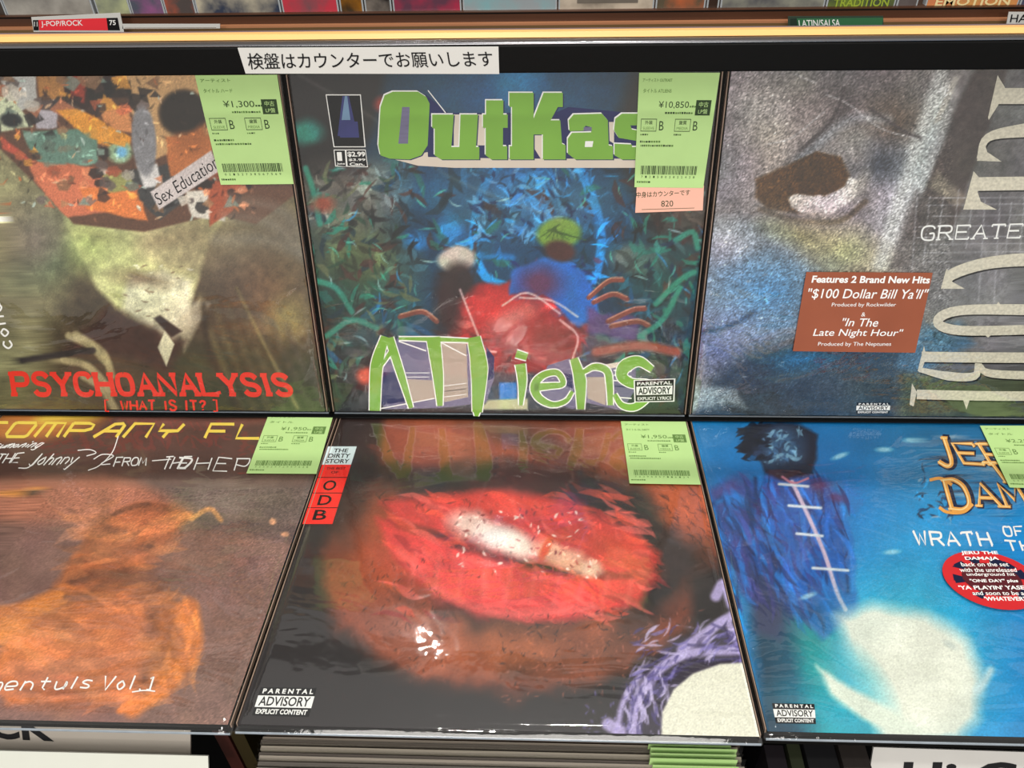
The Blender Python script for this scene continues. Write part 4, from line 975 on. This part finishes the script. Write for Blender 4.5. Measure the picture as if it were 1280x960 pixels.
# ---- lower left
t = record('record', 'lower left record, brown grainy print with yellow lettering COMPANY FLOW and scrawled white words', fLL, .3155, .3155, art_umber, xs=(.10, .3125), seed=4, film=(.9, .22, .05))
ink = Ink(fLL, .0002)
YEL = mat('yellow_ink', (232, 208, 88), .5, noise=.06, spec=.2)


def cf(chars, quad): strokes(ink, chars, quad, YEL, 3.7, gap=.28)


SF['@'] = [[(.0, 0), (.1, 1), (.95, 1), (1, 0)]]                      # arch-shaped N and M
SF['#'] = [[(0, 0), (.08, 1), (.95, 1), (1, 0)], [(.52, 1), (.52, 0)]]
SF['%'] = [[(.08, 1), (.05, .5), (.9, .5)], [(.98, 1), (.9, .5), (.5, .45), (.45, 0)]]
SF['('] = [[(1, 1), (.15, 1), (0, .8), (0, .1), (.1, 0), (.95, 0)]]
SF[')'] = [[(.1, 1), (.95, 1), (1, .85), (.95, .1), (.85, 0), (.08, 0), (0, .15), (.02, .9), (.1, 1)]]
SF['^'] = [[(0, 0), (.55, .95), (.9, 1), (1, .9), (1, 0)], [(.25, .45), (1, .45)]]
strokes(ink, '()#P^@%', [(-31, 545.5), (219, 547), (231, 530), (-18, 528)], YEL, 3.7, gap=.3, smooth=False)
ink.cut('title_lettering', t, 'yellow slanted letters COMPANY')
strokes(ink, 'FL)W', [(256, 547.5), (402, 548.5), (410, 531), (264, 530)], YEL, 3.7, gap=.35, smooth=False)
ink.cut('title_lettering', t, 'yellow slanted letters FLOW')
strokes(ink, 'sumoning', [(-10, 560), (48, 559), (60, 551), (0, 553)], WHITE, 1.1, gap=.2, jitter=.08, seed=5)
strokes(ink, 'THE', [(-8, 580), (22, 578), (30, 566), (0, 568)], WHITE, 1.4, gap=.25, jitter=.06, seed=6)
strokes(ink, 'Johnny', [(34, 582), (92, 580), (104, 566), (48, 566)], WHITE, 1.4, gap=.12, jitter=.08, seed=7)
ink.ribbon([(23, 585), (36, 584), (50, 570)], 1.3, WHITE); ink.ribbon([(110, 588), (124, 582), (140, 566), (148, 545)], 1.2, WHITE); ink.ribbon([(97, 563), (112, 562), (120, 566), (108, 570)], 1.2, WHITE)
ink.ribbon([(117, 574), (128, 568), (142, 570), (126, 580), (138, 580)], 1.3, WHITE)
strokes(ink, 'FROM', [(142, 583), (182, 582), (184, 572), (146, 572)], WHITE, 1.5, gap=.2, jitter=.05, seed=8)
ink.ribbon([(190, 576), (214, 574)], 1.3, WHITE, smooth=False)
strokes(ink, 'THE', [(201, 586), (232, 586), (240, 571), (208, 571)], WHITE, 1.5, gap=.2, jitter=.05, seed=9)
strokes(ink, 'HEP', [(242, 587), (308, 590), (314, 573), (248, 571)], WHITE, 1.5, gap=.45, jitter=.07, seed=10)
ink.ribbon([(224, 572), (240, 574), (232, 584), (224, 585)], 2.4, WHITE)
ink.cut('handwritten_line', t)
strokes(ink, 'mentuls', [(-18, 864), (114, 860), (122, 845), (-8, 846)], WHITE, 2.1, gap=.22, jitter=.05, seed=11)
strokes(ink, 'Vol.1', [(124, 862), (190, 862), (196, 845), (132, 845)], WHITE, 2.2, gap=.25, jitter=.05, seed=12, widths={'V': .9, 'o': .8})
ink.ribbon([(165, 865), (180, 863), (194, 864)], 1.6, WHITE)
ink.build('subtitle_lettering', t)
price_label(t, fLL, [(336, 517.5), (417, 518), (395.5, 592), (308, 591.5)], '¥1,950', ['アーティスト', 'タイトル'], 7, faint=True)

# ---- lower centre
t = record('record', 'lower middle record, black and red print with a red and white ODB side strip', fLC, LW, LH, art_crimson, seed=5, rim=.002, hem=.003, film=(1.1, .08, .06), step=.0009)
ink = Ink(fLC, .0002)
advisory(ink, [(315, 894), (386, 896), (396, 860), (326, 859)], 'EXPLICIT CONTENT')
ink.cut('advisory_mark', t)
st = [(410, 558), (446, 558), (415.5, 655), (378, 655)]
c = [np.array(q, float) for q in st]


def SP(a, b): return (1 - b) * ((1 - a) * c[0] + a * c[1]) + b * ((1 - a) * c[3] + a * c[2])


WP = mat('white_strip_paper', (206, 222, 224), .5, spec=.2); RP = mat('red_strip_paper', (238, 52, 44), .5, spec=.2)
ink.poly([SP(0, 0), SP(1, 0), SP(1, .235), SP(0, .235)], WP, 1e-5); ink.poly([SP(0, .235), SP(1, .235), SP(1, 1), SP(0, 1)], RP, 1e-5)


def sq(a0, b0, a1, b1): return [SP(a0, b1), SP(a1, b1), SP(a1, b0), SP(a0, b0)]


for s_, q, bd in (('THE', sq(.25, .03, .75, .08), .02), ('DIRTY', sq(.12, .095, .88, .15), .02), ('STORY', sq(.1, .165, .9, .22), .02), ('THE BEST', sq(.2, .27, .85, .30), .01), ('OF', sq(.4, .32, .65, .35), .02)):
    ink.text(s_, q, BLACK, bd, 3e-5)
for s_, b in (('O', .43), ('D', .62), ('B', .81)): ink.text(s_, sq(.28, b + .01, .72, b + .14), BLACK, .015, 3e-5)
for b in (.40, .60, .79): ink.ribbon([SP(0, b), SP(1, b)], .9, BLACK, smooth=False, lift=3e-5)
ink.build('side_strip', t, 'white and red strip reading THE DIRTY STORY and ODB')
price_label(t, fLC, [(776, 526.5), (857, 527), (876, 605.5), (787, 604)], '¥1,950', ['アーティスト', 'タイトル OL DIRTY'], 8, faint=True)

# ---- lower right
t = record('record', 'lower right record, bright blue print with a white glow and a round red sticker', fLR, .3155, .3155, art_cyan, xs=(.002, .185), seed=6, rim=.002, hem=.003, film=(1.0, .28, .04))
ink = Ink(fLR, .0002)
GOLD = mat('gold_ink', (226, 160, 72), .5, noise=.2, nscale=120, spec=.2); INKB = mat('dark_navy_ink', (18, 26, 56), .5, spec=.2); PG = mat('pale_gold_ink', (240, 214, 150), .5, spec=.2)
for k, (mt, w_, dx) in enumerate(((INKB, 11, 2), (GOLD, 5.4, 0), (PG, 1.5, -1))):
    L0 = k * 3e-5
    strokes(ink, 'J', [(1172 + dx, 582), (1200 + dx, 584), (1188 + dx, 548), (1162 + dx, 546)], mt, w_, lift=L0, serif=.8)
    strokes(ink, 'ERU', [(1205 + dx, 579), (1300 + dx, 584), (1282 + dx, 556), (1190 + dx, 554)], mt, w_ * .75, gap=.3, serif=.8, lift=L0)
    strokes(ink, 'THE', [(1246 + dx, 602), (1330 + dx, 606), (1310 + dx, 580), (1228 + dx, 578)], mt, w_ * .75, gap=.3, serif=.8, lift=L0)
    strokes(ink, 'D', [(1190 + dx, 636), (1216 + dx, 637), (1203 + dx, 600), (1180 + dx, 600)], mt, w_, serif=.8, lift=L0)
    strokes(ink, 'AMAJA', [(1224 + dx, 632), (1392 + dx, 638), (1370 + dx, 606), (1212 + dx, 604)], mt, w_ * .8, gap=.25, serif=.8, lift=L0)
ink.ribbon([(1174, 634), (1184, 640), (1204, 640), (1216, 630)], 4, GOLD, lift=5e-5); ink.ribbon([(1162, 600), (1176, 598), (1190, 606)], 4, GOLD, lift=5e-5)
ink.cut('title_lettering', t, 'gold barbed letters JERU THE DAMAJA')
strokes(ink, 'WRATH', [(1146, 681), (1240, 682), (1234, 666), (1142, 664)], WHITE, 2.8, gap=.45, jitter=.05, seed=21, serif=.4)
strokes(ink, 'OF', [(1256, 670), (1280, 670), (1277, 658), (1253, 658)], WHITE, 2.2, gap=.4, jitter=.05, seed=22)
strokes(ink, 'THE', [(1260, 688), (1312, 689), (1308, 676), (1255, 676)], WHITE, 2.4, gap=.4, jitter=.05, seed=23)
strokes(ink, 'MATH', [(1328, 684), (1400, 686), (1392, 668), (1322, 667)], WHITE, 2.8, gap=.4, jitter=.05, seed=24)
ink.cut('subtitle_lettering', t, 'white letters WRATH OF THE MATH')
advisory(ink, [(970, 904), (1020, 905), (1018, 880), (965, 879)], 'EXPLICIT CONTENT')
ink.build('advisory_mark', t)
cc_ = np.array(fLR.loc(1240, 724, .0024)); ring = []
for k in range(48): ring.append(cc_ + np.array([math.cos(k * math.pi / 24) * .0325, math.sin(k * math.pi / 24) * .0265, 0]))
v = ring + [q - np.array([0, 0, .0003]) for q in ring]; f = [tuple(range(48)), tuple(reversed(range(48, 96)))] + [(k, 48 + k, 48 + (k + 1) % 48, (k + 1) % 48) for k in range(48)]
RS = mat('red_sticker_paper', (196, 40, 44), .5, noise=.1, spec=.2); o = mesh('round_sticker', v, f, RS, t, label='oval red sticker with white lines of text')
i2 = Ink(fLR, .0025)
for k in range(22):
    a0 = rnd.uniform(0, 6.28); q0 = cc_ + np.array([math.cos(a0) * .026, math.sin(a0) * .02, 0]); q1 = cc_ + np.array([math.cos(a0 + .25) * .012, math.sin(a0 + .25) * .012, 0]); q2 = cc_ + np.array([math.cos(a0 + .3) * .027, math.sin(a0 + .3) * .021, 0])
    i2.addl([q0, q1, q2] if True else [], [(0, 2, 1)], INKB)
dk = [cc_ + np.array([math.cos(k * math.pi / 12) * .020, math.sin(k * math.pi / 12) * .015, 0]) for k in range(24)]
i2.addl(dk, [tuple(range(24))], mat('maroon_ink', (84, 26, 34), .5, spec=.2))
rows = (('JERU THE', 1199, 1245, 697), ('DAMAJA', 1204, 1246, 704), ('back on the set', 1199, 1258, 711), ('with the unreleased', 1197, 1268, 718), ('underground hit', 1206, 1266, 724), ('"ONE DAY" plus', 1210, 1270, 732), ("'YA PLAYIN' YASELF'", 1196, 1290, 740), ('and soon to be a hit', 1213, 1290, 747), ("'WHATEVER'", 1228, 1278, 754))
for s_, x0_, x1_, y_ in rows: i2.text(s_, [(x0_ + 2, y_), (x1_ + 2, y_), (x1_, y_ - 5.2), (x0_, y_ - 5.2)], WHITE, .03 if s_.isupper() or 'Y' in s_ else .012, 3e-5)
i2.build('sticker_print', o)
price_label(t, fLR, [(1225, 532), (1308, 532), (1356, 612), (1262, 609)], '¥2,250', ['アーティスト', 'タイトル'], 9, faint=True)


# ------------------------------------------------------------------ display rack
def Zat(row, y, x=640):       # height where the sight line through a photo row meets a vertical plane y
    r = M3 @ np.array([(x - 640) / F, (row - 480) / F, 1.0]); k = (y - CAM[1]) / r[1]
    return CAM[2] + k * r[2]


BLK = mat('black_lacquer', (7, 7, 7), .5, noise=.1, bump=.05, spec=.15); WOOD = mat('varnished_edge_wood', (232, 178, 108), .4, noise=.08, nscale=30, stretch=(.5, 8, 8))
DKW = mat('dark_brown_wood', (74, 42, 22), .45, noise=.3, nscale=14, stretch=(.6, 9, 9)); LTW = mat('light_brown_wood', (176, 120, 84), .45, noise=.15, nscale=14, stretch=(.6, 9, 9))
MET = mat('brushed_aluminium', (150, 150, 154), .22, metal=1, noise=.1, nscale=50, stretch=(.2, 9, 9)); OLV = mat('olive_brown_wood', (106, 80, 46), .5, noise=.2, nscale=14, stretch=(.6, 9, 9))
X0, X1 = -.62, .98
rack = thing('display_rack', 'black record display rack with a pale wooden edge strip above the records', 'display rack', loc=(0, 0, 0))


def prof(name, pts, m_, x0=X0, x1=X1, parent=rack, label=None, bev=0):   # (y,z) outline swept along x
    n = len(pts); v = [(x0, y, z) for y, z in pts] + [(x1, y, z) for y, z in pts]
    a = sum(pts[i][0] * pts[(i + 1) % n][1] - pts[(i + 1) % n][0] * pts[i][1] for i in range(n))
    if a < 0: v = [(x0, y, z) for y, z in pts[::-1]] + [(x1, y, z) for y, z in pts[::-1]]
    f = [tuple(reversed(range(n))), tuple(range(n, 2 * n))] + [(i, (i + 1) % n, n + (i + 1) % n, n + i) for i in range(n)]
    o = mesh(name, v, f, m_, parent, label=label)
    if bev:
        b = o.modifiers.new('edge', 'BEVEL'); b.width = bev; b.segments = 3
    return o


yb = -.010; zb = Zat(92, yb); zt = Zat(56, yb)
prof('header_rail', [(yb, zb), (yb, zt), (yb + .018, zt), (yb + .018, zb)], BLK, bev=.0012, label='black header rail')
z2 = Zat(48, yb + .006)
prof('metal_trim', [(yb, zt + .0002), (yb + .001, Zat(53, yb + .001)), (yb + .005, z2), (yb + .008, z2), (yb + .0139, z2), (yb + .0139, zt + .0002)], MET, bev=.0008)
z3 = Zat(38, yb + .012)
prof('wooden_edge_strip', [(yb + .0062, z2 + .0002), (yb + .0085, z3), (yb + .014, z3), (yb + .014, z2 + .0002)], WOOD, bev=.0005, label='pale yellow wooden edge strip')
z4 = Zat(35.5, yb + .020)
prof('top_trim', [(yb + .0142, z2 + .0002), (yb + .0142, Zat(37.8, yb + .0142)), (yb + .020, z4), (yb + .020, z2 - .01), (yb + .0185, z2 - .01)], mat('mauve_metal', (120, 100, 104), .35, noise=.2, nscale=20, stretch=(.4, 9, 9)))


def off(e, n, a, b): return (a * e[1] + b * n[1], a * e[2] + b * n[2])


NU, NL = np.cross(EX, EU), np.cross(EX, EL)
prof('back_panel', [off(EU, NU, .004, -.006), off(EU, NU, .30, -.006), off(EU, NU, .30, -.018), off(EU, NU, .004, -.018)], BLK)
tray = thing('display_tray', 'black tray board carrying the three lower records', 'tray', loc=(0, 0, 0))
prof('board', [off(EL, NL, .0, -.006), off(EL, NL, -.296, -.006), off(EL, NL, -.296, -.016), off(EL, NL, .0, -.016)], BLK, parent=tray)
prof('support_panel', [(-.12, -.012), (-.105, -.012), (-.105, -.86), (-.12, -.86)], BLK, parent=tray)
ledge = thing('record_ledge', 'thin black ledge strip on which the upper records stand', 'ledge', loc=(0, 0, 0))
prof('strip', [off(EU, NU, .0015, .0022), off(EU, NU, .0030, .0022), off(EU, NU, .0030, -.0055), off(EU, NU, .0015, -.0055)], BLK, parent=ledge)

# sign on the header rail
sg = thing('notice_sign', 'white paper sign with black Japanese writing taped to the black rail', 'sign', loc=(0, 0, 0))
fS = Frame((0, yb - .0012, 0), EX, (0, 0, 1))
PAPER = mat('sign_paper', (204, 204, 200), .6, noise=.03, nscale=40, spec=.2)
sc_ = [(307, 92), (624, 92.5), (623, 58.5), (297, 60)]
v, f = slab([fS.loc(*q) for q in sc_], .0006)
v = [tuple(fS.world(np.array(q))) for q in v]; card = mesh('card', v, f, PAPER, sg)
i2 = Ink(Frame((0, yb - .0015, 0), EX, (0, 0, 1)), 0)
i2.text('検盤はカウンターでお願いします', [(311, 87), (618, 83.5), (614, 63.5), (308, 66.5)], BLACK, .006)
o = i2.build('sign_lettering', sg); o.location = (0, yb - .0015, 0); o.rotation_euler = (math.pi / 2, 0, 0)

# ------------------------------------------------------------------ the rack behind: compact discs over a wooden board
YB = .62
bin_ = thing('disc_bin', 'brown wooden bin board behind the rack, under the row of discs', 'bin', loc=(0, 0, 0))
XA, XB = -.75, 1.25


def zz(row, y=YB): return Zat(row, y)


prof('front_board', [(YB, zz(60)), (YB, zz(37)), (YB + .012, zz(37)), (YB + .012, zz(60))], DKW, XA, XB, bin_)
prof('lower_trim', [(YB - .004, zz(36.5)), (YB - .004, zz(31)), (YB + .012, zz(31)), (YB + .012, zz(36.5))], OLV, XA, XB, bin_)
prof('upper_trim', [(YB - .004, zz(30.8)), (YB - .004, zz(28.2)), (YB + .012, zz(28.2)), (YB + .012, zz(30.8))], LTW, XA, XB, bin_)
prof('upper_board', [(YB + .004, zz(28)), (YB + .004, zz(15.5)), (YB + .05, zz(15.5)), (YB + .05, zz(28))], DKW, XA, XB, bin_)
yd = YB + .012; zc = Zat(14.8, yd)
prof('shelf_lip', [(YB + .003, zz(16.5)), (YB + .003, zc), (YB + .06, zc), (YB + .06, zz(16.5))], BLK, XA, XB, bin_)


def xat(px, y, z):
    q = np.array([0, y, z]); c0 = (q - CAM) @ M3; r = (EX) @ M3
    k = (px - 640) / F; return (k * c0[2] - c0[0]) / (r[0] - k * r[2])


DISC = [(-60, 9, (70, 60, 52), (40, 34, 30), 'dark brown'), (10, 119, (168, 164, 156), (96, 92, 88), 'grey photograph'), (123, 165, (176, 182, 140), (70, 76, 96), 'pale green and grey'), (166, 207, (80, 84, 98), (170, 90, 150), 'slate grey with a pink spot'),
        (208, 246, (80, 72, 70), (208, 92, 52), 'charcoal and orange'), (247, 352, (52, 60, 78), (206, 196, 170), 'navy with cream flecks'), (354, 424, (190, 60, 74), (88, 84, 88), 'crimson'), (426, 455, (16, 30, 30), (170, 110, 30), 'black with an amber band'),
        (457, 490, (44, 40, 40), (150, 140, 130), 'black with a pale figure'), (492, 577, (96, 60, 76), (196, 44, 76), 'red and grey green'), (579, 696, (150, 158, 162), (120, 176, 182), 'pale grey and turquoise'), (698, 817, (196, 182, 164), (106, 98, 88), 'beige with a grey panel'),
        (819, 881, (92, 82, 66), (214, 106, 60), 'orange and olive'), (883, 898, (60, 44, 36), (44, 38, 36), 'narrow dark brown'), (900, 1030, (92, 92, 94), (170, 170, 150), 'mid grey'), (1032, 1118, (76, 84, 62), (130, 150, 50), 'grey green with olive letters'),
        (1120, 1146, (98, 90, 88), (60, 50, 48), 'small taupe'), (1156, 1272, (206, 160, 84), (206, 90, 84), 'gold and pink'), (1274, 1360, (44, 50, 80), (120, 120, 140), 'dark blue')]


def disc_mat(a, b, k):
    m = bpy.data.materials.new('disc_print'); m.use_nodes = True; nt = m.node_tree; bs = nt.nodes['Principled BSDF']; bs.inputs['Roughness'].default_value = .25
    tc = nt.nodes.new('ShaderNodeTexCoord'); n = nt.nodes.new('ShaderNodeTexNoise'); n.inputs['Scale'].default_value = 26; n.inputs['Detail'].default_value = 5
    mp = nt.nodes.new('ShaderNodeMapping'); mp.inputs['Location'].default_value = (k * 3.1, 0, k)
    nt.links.new(tc.outputs['Object'], mp.inputs[0]); nt.links.new(mp.outputs[0], n.inputs['Vector'])
    rp = nt.nodes.new('ShaderNodeValToRGB'); rp.color_ramp.elements[0].position = .40; rp.color_ramp.elements[1].position = .78
    rp.color_ramp.elements[0].color = (*lin(a), 1); rp.color_ramp.elements[1].color = (*lin(b), 1)
    nt.links.new(n.outputs['Fac'], rp.inputs[0]); nt.links.new(rp.outputs[0], bs.inputs['Base Color'])
    return m


CASE = mat('clear_case_edge', (170, 176, 180), .15, noise=.1)
for k, (a, b, c1, c2, nm) in enumerate(DISC):
    zb_ = zc + .0003; xa = xat(a, yd, zb_); xb = xat(b, yd, zb_); hgt = .125
    t = thing('disc_case', '%s disc case standing on the brown shelf behind the rack' % nm, 'disc case', 'disc cases on the shelf behind', loc=((xa + xb) / 2, yd + .006, zb_))
    hw = (xb - xa) / 2; v, f = box(-hw, hw, -.005, .005, 0, hgt); mesh('case', v, f, CASE, t)
    v, f = box(-hw + .002, hw - .002, -.0056, -.0051, .002, hgt - .002); mesh('front_print', v, f, disc_mat(c1, c2, k), t)
    if nm.startswith('beige'):
        v, f = box(-hw + .025, hw - .022, -.0060, -.0057, .0095, .1); mesh('picture_panel', v, f, mat('panel_grey', (106, 98, 88), .5, noise=.3), t)
    if 'letters' in nm or nm.startswith('gold'):
        gv, gf = glyphs('TRADITION' if 'olive' in nm else 'EMOTION', .02); o = mesh('title', [(-hw + .2 * hw + x * hw * 1.6, -.0062, .002 + y * .010) for x, y in gv], gf, mat('olive_title' if 'olive' in nm else 'cream_title', (150, 170, 50) if 'olive' in nm else (236, 216, 160), .5), t)

# genre dividers behind the rack
yq = YB - .03
fD = Frame((0, yq, 0), EX, (0, 0, 1))


def divider(label, corners, paper, build):
    t = thing('genre_divider', label, 'divider', 'genre divider cards', loc=(0, 0, 0))
    v, f = slab([fD.loc(*q) for q in corners], .001); mesh('card', [tuple(fD.world(np.array(q))) for q in v], f, paper, t)
    i2 = Ink(fD, .0003); build(i2); o = i2.build('card_print', t); o.location = (0, yq, 0); o.rotation_euler = (math.pi / 2, 0, 0)


def jp(i):
    i.poly([(49, 38), (135, 38), (133, 22.5), (48, 25)], mat('divider_red', (232, 44, 56), .5)); i.poly([(42, 38), (48.5, 38), (48, 25), (41, 25.2)], BLACK); i.poly([(135, 38), (150, 38), (147, 22.2), (133, 22.5)], BLACK)
    i.text('J-POP/ROCK', [(52, 34.5), (104, 34), (103, 24.8), (51, 26.5)], WHITE, .01, 1e-4); i.text('75', [(137, 31.5), (145, 31.2), (144.5, 25), (136.5, 25)], WHITE, .02, 1e-4); i.text('11', [(43, 33), (47, 33), (47, 27), (43, 27)], WHITE, .01, 1e-4)


divider('white divider card with a red J-POP/ROCK strip behind the rail', [(42, 40), (155, 40), (150, 16), (39, 21.5)], PAPER, jp)


def ls(i):
    i.poly([(998, 38), (1102, 38), (1104, 22), (996, 23)], mat('divider_green', (46, 104, 66), .5)); i.poly([(988, 38), (997.5, 38), (996, 23.2), (988, 23.4)], mat('divider_dark_green', (26, 44, 34), .5))
    i.text('LATIN/SALSA', [(999, 33.5), (1050, 33), (1050, 24), (998, 25)], WHITE, .01, 1e-4)


divider('dark green LATIN/SALSA divider card behind the rail', [(985, 40), (1105, 40), (1104, 20), (985, 20.5)], mat('divider_dark', (44, 62, 50), .5), ls)
divider('white HAWAIIAN divider card at the right edge behind the rail', [(1257, 36), (1372, 36), (1372, 15), (1261, 15)], PAPER, lambda i: i.text('HAWAIIAN', [(1262, 28), (1340, 28), (1342, 18), (1264, 18)], BLACK, .01))
divider('blank white divider edge lying right of the J-POP/ROCK card', [(153, 36), (275, 35.5), (275, 30), (153, 30)], PAPER, lambda i: i.ribbon([(156, 35), (270, 34.6)], .5, OLV, smooth=False))

# ------------------------------------------------------------------ the bins below
CARD = mat('divider_grey_plastic', (168, 160, 150), .35, noise=.06, nscale=20); WCARD = mat('divider_white_plastic', (208, 210, 200), .4, noise=.03); GCARD = mat('divider_pale_grey', (196, 194, 190), .35, noise=.05)
lowbin = thing('record_bin', 'black record bin under the display tray', 'bin', loc=(0, 0, 0))
prof('bottom_board', [(-.44, -.34), (-.125, -.34), (-.125, -.352), (-.44, -.352)], BLK, parent=lowbin)
prof('front_board', [(-.452, -.30), (-.452, -.352), (-.441, -.352), (-.441, -.30)], BLK, parent=lowbin)
for xx in (-.012, .332):
    v, f = box(xx - .004, xx + .004, -.44, -.126, -.339, -.10); mesh('partition', v, f, BLK, lowbin)
ek = [(70, 58, 52), (60, 48, 44), (84, 72, 64), (64, 46, 42), (92, 76, 66), (150, 138, 126), (96, 88, 80), (168, 158, 144), (92, 84, 78), (160, 150, 138), (98, 92, 86), (150, 142, 132)]
nice = ['brown-grey', 'dark umber', 'mid brown', 'plum brown', 'russet grey', 'sand', 'grey', 'ivory', 'taupe', 'pale sand', 'ash', 'cream']
zt_ = -.012
for k in range(12):
    y_ = -.268 - k * .0034 - (k % 3) * .0003; jx = rnd.uniform(-.0015, .0015); jz = rnd.uniform(-.0012, .0012)
    t = thing('stacked_record', '%s record edge, number %s from the tray in the bin below the middle record' % (nice[k], ['one', 'two', 'three', 'four', 'five', 'six', 'seven', 'eight', 'nine', 'ten', 'eleven', 'twelve'][k]), 'record', 'records standing in the middle bin below', loc=(.0035 + jx, y_, zt_ - .325 + jz))
    v, f = box(0, .308, -.0013, .0013, 0, .315)
    mesh('jacket', v, f, mat('jacket_edge_%s' % nice[k].replace(' ', '_'), ek[k], .5, noise=.35, nscale=40, stretch=(.3, 30, 1)), t)
    v, f = box(-.0015, .3105, -.0016, -.00135, 0, .3175); mesh('plastic_sleeve', v, f, MATS.get('thin_clear') or MATS.setdefault('thin_clear', film_mat('thin_clear', 3, 1.2, .1, .1)), t)
xg0 = xat(815, -.30, zt_); xg1 = xat(922, -.30, zt_)
gd = thing('stacked_price_slips', 'green price slips on the tops of the records in the middle bin', 'label', loc=(xg0, -.3, zt_))
for k in range(12):
    y_ = -.268 - k * .0034; v, f = box(rnd.uniform(-.001, .001), xg1 - xg0 + rnd.uniform(-.002, .002), y_ + .3 - .00225, y_ + .3 - .0017, -.05, -.0045 + rnd.uniform(0, .0045))
    mesh('slip', v, f, GREENP, gd)


def tilted(label, corners, depth_y, paper, build, name='section_divider', tilt=50):
    y0, z0 = depth_y; a = math.radians(tilt); fr = Frame((0, y0, z0), EX, (0, math.cos(a), math.sin(a)))
    t = thing(name, label, 'divider', 'section divider cards below', fr)
    v, f = slab([fr.loc(*q) for q in corners], .0015); mesh('card', v, f, paper, t)
    if build:
        i2 = Ink(fr, .0003); build(i2); i2.build('card_print', t)


tilted('grey divider card with black capital letters under the lower left record', [(-60, 950), (238, 956), (238, 905), (-60, 895)], (-.275, -.04), CARD, lambda i: i.text('RICK', [(-60, 921), (68, 927), (62, 893), (-60, 889)], BLACK, .03))
tilted('blank white divider card in front of the grey one, bottom left corner', [(-60, 1010), (262, 1012), (260, 945), (-60, 937)], (-.30, -.05), WCARD, None)
tilted('pale grey divider card with black letters at the bottom right corner', [(1080, 1010), (1400, 1016), (1400, 944), (1092, 934)], (-.29, -.045), GCARD, lambda i: i.text('Hi CO', [(1126, 985), (1330, 990), (1334, 953), (1130, 952)], BLACK, .03))
for k, (a, b, c1, nm) in enumerate(((246, 266, (60, 26, 20), 'maroon'), (268, 288, (44, 36, 12), 'dark olive'), (958, 984, (26, 22, 26), 'black'), (986, 1004, (40, 44, 30), 'dark moss'), (1006, 1046, (22, 22, 24), 'charcoal'), (1048, 1084, (40, 36, 34), 'smoky brown'))):
    xa = xat(a, -.29, -.035); xb = xat(b, -.29, -.035)
    t = thing('record_spine', '%s record spine seen in the dark gap below the %s record' % (nm, 'lower left' if k < 2 else 'lower right'), 'record', 'dark record spines in the gaps', loc=(xa, -.265 if k < 2 else -.29, -.345 if k < 2 else -.34))
    v, f = box(0, xb - xa - .001, -.004, .012, 0, .305 + k * .002); mesh('jacket', v, f, mat('spine_' + nm.replace(' ', '_'), c1, .4, noise=.3, nscale=30, stretch=(8, 1, .3)), t)


# ------------------------------------------------------------------ shop around
def struct(name, b, m_): o = mesh(name, *box(*b), m_); o['kind'] = 'structure'; return o


struct('floor', (-3, 4, -3, 4, -.90, -.86), mat('shop_floor', (120, 112, 104), .4, noise=.1, nscale=3))
struct('wall_back', (-3, 4, 2.2, 2.3, -.86, 2.6), mat('shop_wall', (150, 140, 128), .7, noise=.05))
prof('bin_body', [(YB + .002, zz(60)), (YB + .30, zz(60)), (YB + .30, -.86), (YB + .002, -.86)], BLK, XA, XB, bin_)
prof('disc_shelf', [(YB + .061, zc - .001), (YB + .29, zc - .001), (YB + .29, zc - .012), (YB + .061, zc - .012)], BLK, XA, XB, bin_)
